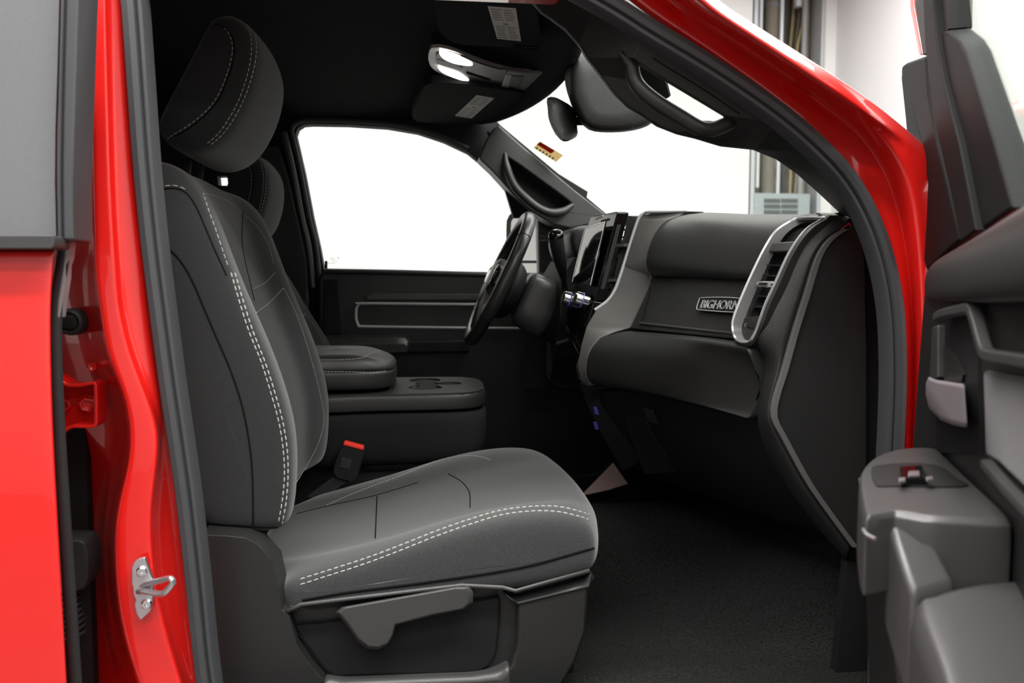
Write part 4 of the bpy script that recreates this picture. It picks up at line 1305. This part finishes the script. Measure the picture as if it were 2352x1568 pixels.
in1, in2 = vin(.0068), vin(.0095)
back_ = Vector((.05, 0, -.01))
MB().loft([[p + back_ for p in vo], vo, [p + Vector((-.003, -.001, .001)) for p in vin(.002)], [p + Vector((-.003, 0, .001)) for p in vin(.0042)], [p + Vector((.0, 0, .0)) for p in vin(.0055)]], cap=False).build('vent_bezel', M['silver'], da, label='satin silver vent surround')
MB().loft([vin(.0054), in1, [p + back_ * .35 for p in in2]], cap=False).build('vent_inner_wall', mat('mid_silver_plastic', (.25, .245, .25), .35, metal=.3), da)
MB().loft([[p + Vector((.02, 0, 0)) + (vo[i] - in1[i]) * .75 for i, p in enumerate(vo)], [p + Vector((.004, 0, 0)) + (vo[i] - in1[i]) * .75 for i, p in enumerate(vo)], vo, [p + Vector((.02, 0, 0)) for p in vo]], cap=False).build('vent_housing', M['plastic'], da)
vent = MB().loft([[p + back_ * .55 for p in vin(.006)], [p + back_ * .9 for p in in1]]).build('vent_well', M['dark'], da)
for yy_, w0, w1 in ((605, 1754, 1799), (629, 1744, 1790), (676, 1724, 1766), (700, 1716, 1756)):
    MB().prism([Q(w0 - 2, yy_, 1.352) + back_ * .15, Q(w1, yy_ + 2, 1.27) + back_ * .15, Q(w1, yy_ + 2, 1.27) + back_, Q(w0 - 2, yy_, 1.352) + back_], (0, 0, -.002)).build('vent_vane', M['plastic'], vent)
for k in range(7):
    t = k / 6
    a, b2 = Q(lerp(1790, 1752, t), lerp(598, 694, t), 1.285) + back_ * .3, Q(lerp(1790, 1752, t), lerp(598, 694, t), 1.285) + back_ * .8
    MB().tube([a, b2], .0025, 6).build('vane_pivot', M['plastic_grey'], vent)
MB().prism([p + back_ * .1 for p in cr(qs([(1731, 652, 1.345), (1735, 645, 1.345), (1764, 645, 1.285), (1762, 656, 1.285), (1757, 658, 1.285), (1733, 656, 1.345)]), 30, True)], (.008, 0, 0)).build('vane_tab', M['silver'], vent, bev=.001)
MB().prism([p + back_ * .06 for p in qs([(1740, 648, 1.33), (1755, 648, 1.30), (1754, 654, 1.30), (1738, 654, 1.33)])], (.008, 0, 0)).build('tab_inset', M['dark'], vent)
MB().loft([[p + back_ * k + Vector((0, 0, dz)) for p in qs([(1758, 578, 1.36), (1768, 556, 1.36), (1830, 552, 1.268), (1815, 576, 1.268)])] for k, dz in ((.05, 0), (.12, 0), (.9, 0))]).build('vent_bridge', M['plastic_grey'], da, bev=.003)
MB().prism([p + back_ * .1 for p in qs([(1703, 728, 1.352), (1750, 722, 1.272), (1735, 770, 1.282), (1722, 782, 1.30), (1700, 780, 1.345), (1695, 756, 1.356)])], (.03, 0, 0)).build('vent_base', M['plastic'], da, bev=.002)
MB().prism([p + back_ * .04 for p in cr(qs([(1714, 749, 1.325), (1719, 740, 1.325), (1740, 742, 1.285), (1734, 757, 1.285), (1716, 753, 1.325)]), 24, True)], (.01, 0, 0)).build('vent_wheel', M['satin'], da, bev=.0015)
MB().prism([p + back_ * .03 for p in cr(qs([(1714, 749, 1.325), (1719, 740, 1.325), (1740, 742, 1.285), (1734, 757, 1.285), (1716, 753, 1.325)]), 24, True)], (.0008, 0, .0)).build('wheel_mark', M['dark'], da)
MB().prism([p + back_ * .08 for p in qs([(1705, 741, 1.34), (1711, 740, 1.335), (1710, 750, 1.335), (1704, 750, 1.34)])], (.0008, 0, 0)).build('vent_symbol', M['silver'], da)
MB().prism([p + back_ * .3 for p in qs([(1808, 548, 1.33), (1845, 515, 1.33), (1880, 510, 1.28), (1850, 540, 1.27)])], (.03, 0, 0)).build('speaker_slot', M['dark'], da)
# centre stack
si = [(1466, 506, 1.845), (1478, 493, 1.84), (1500, 488, 1.82), (1578, 484, 1.78), (1566, 492, 1.785), (1534, 503, 1.79), (1511, 526, 1.795), (1495, 558, 1.797), (1485, 592, 1.80), (1485, 618, 1.80), (1496, 636, 1.80), (1488, 664, 1.803), (1470, 706, 1.806), (1448, 752, 1.81), (1408, 764, 1.815), (1376, 777, 1.818), (1355, 802, 1.82), (1346, 840, 1.82), (1348, 868, 1.82), (1357, 886, 1.82), (1347, 888, 1.838), (1331, 872, 1.842), (1325, 840, 1.842), (1334, 790, 1.845), (1346, 748, 1.845), (1366, 714, 1.848), (1394, 692, 1.848), (1414, 664, 1.848), (1432, 610, 1.848), (1448, 556, 1.848)]
MB().prism(qs(si), (.05, .01, 0)).build('stack_side', M['satin'], da, bev=.006, seg=4, label='satin grey side panel of the centre stack')
MB().tube(cr(qs([(1578, 484, 1.782), (1500, 486, 1.82), (1480, 490, 1.84), (1466, 504, 1.846), (1449, 555, 1.849), (1432, 610, 1.849), (1414, 662, 1.849), (1396, 690, 1.849), (1366, 712, 1.849)]), 60), .0042, 10).build('accent_line', M['silver_plastic'], da, label='thin bright accent line')
cv = [(1410, 495, 1.87), (1466, 506, 1.85), (1449, 556, 1.85), (1432, 610, 1.85), (1413, 664, 1.85), (1394, 692, 1.855), (1364, 700, 1.865), (1375, 650, 1.87)]
MB().prism([p + Vector((.035, 0, 0)) for p in qs(cv)], (.06, 0, 0)).build('center_vent', M['dark'], da)
for k in range(9):
    yy_ = 525 + k * 17
    x1 = interp([500, 680], [1462, 1400], yy_)
    x0 = x1 - 42
    MB().prism([Q(x0, yy_, 1.90) + Vector((.01, 0, 0)), Q(x1, yy_ + 1, 1.862) + Vector((.01, 0, 0)), Q(x1, yy_ + 1, 1.862) + Vector((.04, 0, -.004)), Q(x0, yy_, 1.90) + Vector((.04, 0, -.004))], (0, 0, -.003)).build('vent_vane', M['dark'], da)
for x, y in ((1410, 560), (1394, 640)):
    MB().prism(qs([(x, y, 1.87), (x + 24, y, 1.85), (x + 22, y + 7, 1.85), (x - 2, y + 7, 1.87)]), (.02, 0, 0)).build('vane_tab', M['plastic_grey'], da, bev=.001)
MB().prism(qs([(1410, 514, 1.872), (1418, 515, 1.866), (1380, 664, 1.866), (1374, 664, 1.872)]), (.01, 0, 0)).build('vent_frame', M['plastic'], da, bev=.001)
# screen
sc_ = [(1352, 512, 2.085), (1357, 498, 2.08), (1412, 486, 1.872), (1418, 488, 1.866), (1414, 500, 1.866), (1364, 690, 1.868), (1352, 700, 1.875), (1306, 692, 2.08), (1306, 670, 2.085)]
scr = MB().prism(qs(sc_), (.03, 0, 0)).build('screen_housing', M['gloss'], da, bev=.003)
MB().prism([p + Vector((-.002, 0, 0)) for p in qs([(1345, 525, 2.075), (1392, 509, 1.88), (1358, 655, 1.885), (1316, 648, 2.078)])], (.004, 0, 0)).build('touch_screen', mat('dark_display_glass', (.01, .011, .012), .03, spec=.9), scr)
fr4 = qs([(1345, 525, 2.075), (1392, 509, 1.88), (1358, 655, 1.885), (1316, 648, 2.078)])
MB().tube([p + Vector((-.002, 0, 0)) for p in (fr4[3], fr4[0], fr4[1], fr4[2])], .0015, 6).build('screen_rim', M['chrome'], scr)
MB().prism([p + Vector((-.003, 0, 0)) for p in qs([(1370, 502, 2.0), (1386, 495, 1.94), (1384, 500, 1.94), (1368, 507, 2.0)])], (.004, 0, 0)).build('hazard_button', M['chrome'], scr, bev=.001)
# lower stack with knobs
ls = [(1362, 690, 1.868), (1334, 800, 1.868), (1322, 842, 1.868), (1328, 874, 1.868), (1262, 874, 2.09), (1268, 840, 2.09), (1292, 692, 2.09)]
MB().prism(qs(ls), (.06, 0, -.01)).build('control_panel', M['gloss'], da, bev=.004)
ax = Vector((-.95, 0, .3)).normalized()
glow = mat('violet_ring_light', (.2, .15, .7), .4, emit=((.25, .2, 1), .03))
for px, py, y in ((1318, 690, 2.0), (1346, 692, 1.90)):
    c = Q(px, py, y)
    k = MB().lathe(c, ax, [(-.004, .019), (.010, .019), (.011, .0175), (.013, .0175), (.014, .0185), (.028, .0178), (.031, .015), (.0315, 0)], 28).build('control_knob', M['chrome'], da)
    MB().lathe(c, ax, [(.0105, .0192), (.0115, 0.0193), (.0125, .0192)], 28).build('knob_ring', glow, k)
MB().lathe(Q(1328, 704, 1.97), ax, [(-.004, .012), (.015, .012), (.018, .010), (.018, 0)], 20).build('push_knob', M['gloss'], da)
# lower centre and under-dash panels
MB().prism(qs([(1328, 874, 1.85), (1360, 888, 1.82), (1440, 890, 1.80), (1448, 960, 1.80), (1475, 1060, 1.82), (1430, 1085, 1.86), (1380, 1000, 1.86), (1345, 930, 1.86)]), (.12, .2, 0)).build('lower_console', M['dark'], da, bev=.006)
for y0 in (934, 968):
    MB().prism(qs([(1362, y0, 1.845), (1367, y0, 1.845), (1372, y0 + 18, 1.845), (1367, y0 + 18, 1.845)]), (.004, 0, 0)).build('lit_switch', mat('violet_switch_light', (.08, .08, .3), .4, emit=((.25, .25, 1), .06)), da)
rows = [qs(r) for r in (
    [(1352, 880, 1.83), (1496, 896, 1.66), (1606, 926, 1.50), (1726, 955, 1.335), (1756, 960, 1.31)],
    [(1380, 955, 1.85), (1525, 985, 1.67), (1640, 1020, 1.51), (1758, 1034, 1.33), (1775, 1040, 1.30)],
    [(1425, 1050, 1.90), (1580, 1100, 1.70), (1715, 1150, 1.52), (1812, 1122, 1.32), (1830, 1130, 1.29)],
    [(1470, 1110, 1.95), (1640, 1170, 1.74), (1800, 1230, 1.52), (1930, 1270, 1.31), (1960, 1290, 1.27)])]
rows.append([p + Vector((.25, .02, 0)) for p in rows[-1]])
MB().grid(rows).build('knee_panel', M['dark'], da, sub=1, solid=.008)
MB().prism(qs([(1436, 886, 1.74), (1446, 886, 1.73), (1500, 1000, 1.70), (1560, 1085, 1.72), (1480, 1090, 1.80), (1438, 980, 1.78)]), (.02, .02, 0)).build('tunnel_bracket', M['plastic'], da, bev=.004)
MB().prism(qs([(1478, 935, 1.66), (1500, 940, 1.63), (1515, 975, 1.63), (1490, 968, 1.66)]), (-.004, -.01, 0)).build('access_cover', M['plastic'], da, bev=.002)
# driver side of the dash: cluster hood and lower cover
hood = []
for y, k in ((2.20, .75), (2.21, .92), (2.24, 1), (2.40, 1), (2.56, 1), (2.60, .92), (2.61, .75)):
    s = prof_px([(1300, 552), (1303, 535), (1315, 522), (1335, 517), (1365, 515), (1420, 518), (1440, 560), (1400, 620), (1330, 610), (1310, 588)], 2.24)
    c = (sum(p[0] for p in s) / len(s), sum(p[1] for p in s) / len(s))
    hood.append([Vector((c[0] + (p[0] - c[0]) * k, y, c[1] + (p[1] - c[1]) * k)) for p in s])
MB().loft(hood).build('cluster_hood', M['soft'], da, sub=2)
for dx in (0, 6, 12):
    MB().tube(cr(qs([(1296 + dx, 640, 2.2), (1302 + dx, 622, 2.2), (1314 + dx, 606, 2.2), (1328 + dx, 596, 2.2)]), 16), .0022, 8).build('cluster_bezel', M['silver'], da)
MB().prism(qs([(1320, 590, 2.15), (1460, 590, 2.15), (1460, 900, 2.15), (1280, 890, 2.15), (1290, 640, 2.15)]), (.02, .52, 0)).build('driver_panel', M['dark'], da)
MB().prism(qs([(1240, 640, 2.48), (1330, 620, 2.48), (1330, 900, 2.48), (1200, 890, 2.48), (1215, 720, 2.48)]), (.03, .18, 0)).build('knee_cover', M['dark'], da)

# ================================================================== steering wheel and column
YW = 2.31
T_, B_ = Q(1213, 500, YW), Q(1080, 780, YW)
cw = (T_ + B_) / 2
up_ = (T_ - B_).normalized()
rad = (T_ - B_).length / 2
ny = Vector((0, 1, 0))
fw = up_.cross(ny)
if fw.x < 0:
    fw = -fw
sw = thing('steering_wheel', 'black leather steering wheel with satin spokes in front of the driver seat', 'steering wheel', cw)


def wp(a, r, f=0.):
    return cw + (up_ * math.cos(a) + ny * math.sin(a)) * r + fw * f


rim_ = [wp(2 * math.pi * i / 72, rad) for i in range(72)]
MB().loft([[rim_[i] + (rim_[i] - cw).normalized() * (math.cos(t) * .017) + fw * (math.sin(t) * .019) for t in [2 * math.pi * j / 14 for j in range(14)]] for i in range(72)], loop=True).build('rim', mat('black_wheel_leather', (.02, .0195, .019), .32, spec=.55, bump=('noise', 500, .15, .0004)), sw)
for a in (-.9, .9, 2.2, -2.2):
    MB().loft([[wp(a, rad) + (wp(a, 1) - cw).normalized() * (math.cos(t) * .0177) + fw * (math.sin(t) * .0197) + (wp(a + .1, rad) - wp(a, rad)).normalized() * d for t in [2 * math.pi * j / 14 for j in range(14)]] for d in (-.0008, .0008)]).build('rim_seam', M['seam'], sw)
hub = []
for f, k in ((-.034, .3), (-.033, .7), (-.026, .92), (-.012, 1.0), (.01, 1.0), (.04, .85), (.045, .5)):
    hub.append([cw - up_ * .015 + (up_ * math.cos(t) * (.075 if math.cos(t) > 0 else .09) + ny * math.sin(t) * .085) * k + fw * f for t in [2 * math.pi * j / 28 for j in range(28)]])
MB().loft(hub).build('airbag_cover', M['soft'], sw, sub=1)
MB().lathe(cw - up_ * .01 - fw * .034, fw, [(0, 0), (-.002, .02), (.0, .024), (.002, .024)], 24).build('hub_emblem', M['chrome'], sw)
for a in (math.pi / 2, -math.pi / 2, math.pi * .82, -math.pi * .82):
    d = (wp(a, 1) - cw).normalized()
    side_ = d.cross(fw).normalized()
    MB().loft([[cw + d * r + side_ * (wd * x) + fw * (f0 + th * z) for x, z in ((-1, -1), (1, -1), (1, 1), (-1, 1))] for r, wd, f0, th in ((.06, .035, -.01, .02), (.11, .026, -.008, .014), (rad - .006, .022, 0, .009))]).build('spoke', M['satin'], sw, bev=.004, seg=3)
for sgn in (1, -1):
    c = cw + ny * (.105 * -sgn) + fw * -.022
    MB().loft([[c + up_ * (math.cos(t) * .03 * k) + ny * (math.sin(t) * .02 * k) + fw * f for t in [2 * math.pi * j / 20 for j in range(20)]] for f, k in ((0, 1), (-.006, 1), (-.009, .8))]).build('spoke_buttons', M['gloss'], sw)
bs = []
for f, k in ((.02, .9), (.035, .95), (.06, .8), (.075, .62)):
    bs.append([cw - up_ * .02 + (up_ * math.cos(t) * .10 + ny * math.sin(t) * .13) * k + fw * f for t in [2 * math.pi * j / 28 for j in range(28)]])
MB().loft(bs).build('back_shell', M['dark'], sw, sub=1)
clm = thing('steering_column', 'grey black steering column shroud between the wheel and the dash', 'steering column', cw + fw * .2)
cs_ = []
for f, ru, rl, ryy in ((.075, .05, .09, .07), (.085, .06, .105, .078), (.13, .062, .115, .082), (.175, .058, .12, .084), (.185, .05, .11, .075)):
    cs_.append([cw + fw * f + up_ * (.005 + (ru if math.cos(t) > 0 else rl) * math.copysign(abs(math.cos(t)) ** .6, math.cos(t))) + ny * (ryy * math.copysign(abs(math.sin(t)) ** .6, math.sin(t))) for t in [2 * math.pi * j / 24 for j in range(24)]])
MB().loft(cs_).build('shroud', mat('column_plastic', (.05, .05, .05), .36), clm, sub=1)
MB().loft([[cw + fw * f + up_ * (.0 + .1 * k * math.cos(t)) + ny * (.09 * k * math.sin(t)) for t in [2 * math.pi * j / 20 for j in range(20)]] for f, k in ((.18, 1.0), (.30, 1.2))]).build('column_boot', M['dark'], clm)
# column shifter
gs = thing('gear_shifter', 'black column gear shifter with a gloss tip, right of the steering wheel', 'gear shifter', Q(1290, 650, 2.1))
pth = cr(qs([(1300, 668, 2.16), (1295, 640, 2.12), (1289, 610, 2.08), (1283, 580, 2.05), (1279, 556, 2.03), (1277, 540, 2.02)]), 24)
MB().tube(pth, [interp([0, 6, 9, 14, 20, 23], [.008, .009, .0125, .0175, .0195, .0185], i) for i in range(24)], 18).build('lever', M['rubber_dark'], gs)
MB().tube(cr(qs([(1277.5, 545, 2.022), (1277, 538, 2.02), (1276, 530, 2.015)]), 8), [.0196, .0200, .0200, .0198, .0190, .0175, .014, .008], 18).build('shifter_tip', M['gloss'], gs)
# ================================================================== open passenger door
HN = Vector((.745, 1.10, 0))
DS = Vector((-math.sin(R(25)), -math.cos(R(25)), 0))     # along the door, away from the hinge
DN = Vector((-math.cos(R(25)), math.sin(R(25)), 0))      # inner face normal, towards the cab


def D(s, n, z):
    return HN + DS * s + DN * n + Vector((0, 0, E + z))


def DP(px, py, n=0.):
    return QP(px, py, HN + DN * n + Vector((0, 0, E)), DN)


def dp(pts, n=0.):
    return [DP(p[0], p[1], n if len(p) < 3 else p[2]) for p in pts]


od = thing('front_passenger_door', 'open black trimmed front passenger door with switches and armrest, at the right edge', 'truck door', D(.4, 0, -.9))
front = dp([(2060, 1700), (2080, 1300), (2094, 1040), (2104, 900), (2112, 790), (2120, 690), (2126, 616)])
s1 = 1.08
panel = front + [D(s1, 0, .06), D(s1, 0, -.85)]
MB().prism(panel, DN * -.03).build('trim_panel', M['plastic'], od, bev=.008, seg=3)
outer_ = [p + DS * -.01 for p in front] + [D(s1 + .01, 0, .05), D(s1 + .01, 0, -.86)]
MB().prism([p + DN * -.032 for p in outer_], DN * -.10).build('door_shell', M['paint'], od, bev=.012, seg=3, label='red outer shell')
# padded top
secs = []
for x, yt, yb, n in ((2123, 650, 668, .004), (2128, 618, 690, .014), (2150, 592, 694, .022), (2215, 556, 698, .028), (2300, 500, 698, .032), (2420, 418, 698, .034), (2560, 320, 698, .034)):
    h = yb - yt
    secs.append([DP(x, yt + h * .12, -.004), DP(x, yt + h * .02, n * .3), DP(x, yt + h * .06, n * .75), DP(x, yt + h * .25, n), DP(x, yt + h * .7, n * 1.05), DP(x, yb - h * .06, n * .9), DP(x, yb, n * .5), DP(x, yb - h * .05, -.004)])
MB().loft(secs).build('padded_top', M['soft'], od, sub=2)
# window frame and mirror sail
MB().prism(dp([(2072, 150), (2080, 144), (2125, 127), (2130, 210), (2152, 335), (2186, 480), (2204, 552), (2150, 600), (2128, 625), (2121, 600), (2127, 500), (2130, 430), (2117, 330), (2092, 240), (2070, 172)], -.012), DN * -.03).build('sail_trim', M['door_trim'], od, bev=.006, seg=3)
MB().prism(dp([(2068, 165), (2085, 200), (2117, 320), (2132, 420), (2132, 520), (2124, 620), (2118, 620), (2120, 505), (2112, 482), (2097, 472), (2090, 400), (2080, 280)], -.035), DN * -.05).build('sail_back', M['door_trim'], od, bev=.006)
MB().prism(dp([(2120, -120), (2144, -120), (2143, 0), (2151, 105), (2166, 190), (2202, 330), (2240, 530), (2206, 556), (2180, 430), (2150, 300), (2134, 190), (2124, 100), (2120, 0)], -.006), DN * -.035).build('window_channel', M['door_trim'], od, bev=.003)
MB().prism(dp([(2140, -120), (2180, -120), (2178, 66), (2166, 90), (2176, 190), (2214, 330), (2256, 520), (2238, 530), (2200, 330), (2164, 190), (2149, 105), (2141, 0)], -.018), DN * -.03).build('channel_groove', M['dark'], od)
MB().prism(dp([(2150, 106), (2160, 74), (2176, 70), (2204, 96), (2215, 116), (2282, 330), (2324, 480), (2252, 530), (2212, 330), (2172, 190)], -.014), DN * -.03).build('outer_channel', M['door_trim'], od, bev=.004)
MB().prism(dp([(2086, -120), (2092, -120), (2096, 10), (2116, 126), (2111, 128), (2091, 20)], -.05), DN * -.03).build('frame_edge', M['paint'], od, bev=.004)
MB().prism(dp([(2098, -120), (2126, -120), (2128, 126), (2119, 128), (2102, 20)], -.03), DN * -.03).build('frame_seal', M['rubber_dark'], od, bev=.004)
MB().prism(dp([(2172, -300), (2172, 80), (2210, 110), (2320, 470), (2430, 470), (2700, 300), (2700, -500)], -.03), DN * -.004).build('window_pane', M['windshield'], od)
mh = MB().prism(dp([(2304, 382), (2350, 380), (2450, 380), (2450, 560), (2318, 560), (2322, 470)], -.16), DN * -.09).build('mirror_housing', M['dark'], od, bev=.015, seg=3)
MB().prism(dp([(2296, 378), (2310, 382), (2352, 455), (2352, 470), (2318, 480)], -.10), DN * -.03).build('mirror_arm', M['plastic_grey'], od, bev=.006)
# handle area
st_ = cr(dp([(2150, 730), (2165, 720), (2206, 711), (2226, 708), (2236, 730), (2254, 795), (2262, 812), (2280, 818), (2352, 830), (2500, 856)], .018), 60)
MB().sweep(st_, [(-.006, -.008), (.006, -.008), (.005, .004), (-.005, .004)], 1, up=DN).build('handle_bezel', M['plastic_grey'], od, bev=.002)
MB().prism(dp([(2232, 712), (2268, 816), (2352, 832), (2560, 870), (2560, 690), (2232, 696)], .004), DN * -.004).build('upper_inset', M['dark'], od)
MB().prism(dp([(2154, 735), (2224, 724), (2246, 815), (2252, 1040), (2150, 1040)], .003), DN * -.004).build('handle_recess', M['dark'], od)
MB().prism(dp([(2168, 800), (2180, 795), (2212, 860), (2208, 876), (2168, 876)], .006), DN * -.004).build('recess_back', M['plastic'], od)
MB().prism(dp([(2140, 750), (2152, 745), (2152, 868), (2134, 868)], .012), DN * -.012).build('recess_edge', M['plastic_grey'], od, bev=.003)
hs = []
for n, sh_ in ((.006, 0), (.03, 0), (.036, 4), (.038, 8)):
    hs.append(dp([(2133 + sh_ * .5, 864 + sh_), (2150, 872 + sh_ * .6), (2216 - sh_ * .3, 882 + sh_ * .6), (2222 - sh_ * .3, 982 - sh_), (2190, 976 - sh_), (2160, 964 - sh_), (2134 + sh_ * .4, 938 - sh_ * .5), (2126 + sh_ * .6, 905), (2127 + sh_ * .6, 880)], n))
MB().loft(hs).build('door_handle', M['handle'], od, bev=.004, seg=3, label='satin silver inner door handle')
MB().prism(dp([(2258, 850), (2352, 868), (2560, 905), (2560, 1330), (2352, 1120), (2292, 1062), (2264, 1046)], .008), DN * -.008).build('cloth_insert', M['fabric_light'], od, bev=.004)
MB().sweep(cr(dp([(2262, 1064), (2276, 1080), (2310, 1120), (2352, 1164), (2480, 1300)], .014), 30), [(-.005, -.006), (.005, -.006), (.004, .004), (-.004, .004)], 1, up=DN).build('insert_edge', M['plastic_grey'], od, bev=.0015)
# switch pod
zp = -.21
po = [(1973, 1110), (1975, 1085), (1988, 1064), (2012, 1045), (2050, 1031), (2095, 1025), (2146, 1026), (2170, 1044), (2240, 1110), (2322, 1188), (2300, 1196), (2220, 1192), (2128, 1186), (2060, 1175), (2010, 1182), (1988, 1184), (1978, 1150)]
pz = cr([QZ(a, b, zp) for a, b in po], 70, True)
MB().loft([[p + Vector((0, 0, -.075)) for p in pz], [p + Vector((0, 0, -.018)) for p in pz], [p + Vector((0, 0, -.005)) + (sum(pz, Vector()) / 70 - p) * .01 for p in pz], [p + (sum(pz, Vector()) / 70 - p) * .05 for p in pz]]).build('switch_pod', M['lit_door_vinyl'], od, bev=.002)
sp_ = [(2002, 1074), (2030, 1066), (2100, 1062), (2160, 1070), (2200, 1098), (2225, 1112), (2180, 1116), (2050, 1114), (2012, 1112)]
MB().prism(cr([QZ(a, b, zp + .002) for a, b in sp_], 40, True), (0, 0, -.004)).build('switch_plate', M['plastic'], od, bev=.001)
MB().prism([QZ(a, b, zp + .010) for a, b in ((2066, 1070), (2118, 1067), (2132, 1096), (2070, 1098))], (0, 0, -.012)).build('window_switch', M['gloss'], od, bev=.002)
for q in ([(2086, 1081), (2112, 1080), (2113, 1090), (2086, 1091)], [(2064, 1096), (2080, 1095), (2080, 1102), (2065, 1103)], [(2126, 1094), (2142, 1092), (2144, 1099), (2128, 1100)]):
    MB().prism([QZ(a, b, zp + .0115) for a, b in q], (0, 0, -.003)).build('switch_highlight', M['silver'], od, bev=.0008)
for ln in ([(1972, 1100), (1976, 1150), (1986, 1190), (2006, 1204)], [(1978, 1216), (1986, 1228), (2006, 1238)]):
    MB().tube(cr([QZ(a, b, zp - .012) + Vector((.002, 0, 0)) for a, b in ln], 20), .0016, 8).build('pod_trim', M['silver'], od)
# pull handle and armrest
pu = [(2036, 1186), (2076, 1182), (2120, 1190), (2150, 1240), (2200, 1340), (2098, 1372), (2076, 1310), (2052, 1240)]
pts = []
for a, b in pu:
    t = (b - 1182) / 190
    pts.append(QZ(a, b, zp - .006 - .055 * t))
pc_ = sum(pts, Vector()) / len(pts)
MB().loft([[p + Vector((0, 0, -.10)) for p in pts], [p + Vector((0, 0, -.012)) for p in pts], [p + (pc_ - p) * .06 for p in pts]]).build('pull_handle', M['lit_door_vinyl'], od, bev=.006, seg=4)
ar_ = [(2094, 1372), (2130, 1350), (2190, 1332), (2260, 1320), (2352, 1313), (2600, 1300), (2900, 1900), (2250, 1900), (2180, 1640), (2140, 1510)]
za = -.262
pa_ = cr([QZ(a, b, za - .05 * (b - 1340) / 400) for a, b in ar_], 70, True)
ca_ = sum(pa_, Vector()) / len(pa_)
MB().loft([[p + Vector((0, 0, -.22)) for p in pa_], [p + Vector((0, 0, -.03)) for p in pa_], [p + Vector((0, 0, -.012)) + (ca_ - p) * .02 for p in pa_], [p + Vector((0, 0, -.002)) + (ca_ - p) * .07 for p in pa_], [p + (ca_ - p) * .16 for p in pa_]]).build('armrest', M['lit_door_vinyl'], od, bev=.003, seg=3)
# lower panel with map pocket and speaker
lo_ = [D(.16, .085, -.30), D(.60, .085, -.30), D(1.0, .085, -.30), D(1.0, .085, -.80), D(.16, .085, -.80), D(.10, .06, -.60)]
MB().prism(lo_, DN * -.09).build('map_pocket', M['plastic'], od, bev=.02, seg=4)
gr = MB()
for i in range(34):
    c = DP(2052 + i * .9, 1412 + i * 7, .088)
    gr.prism([c + DS * -.0, c + DS * .05, c + DS * .05 + Vector((0, 0, -.0022)), c + Vector((0, 0, -.0022))], DN * .004)
gr.build('speaker_grille', M['plastic_grey'], od)
bpy.context.view_layer.update()
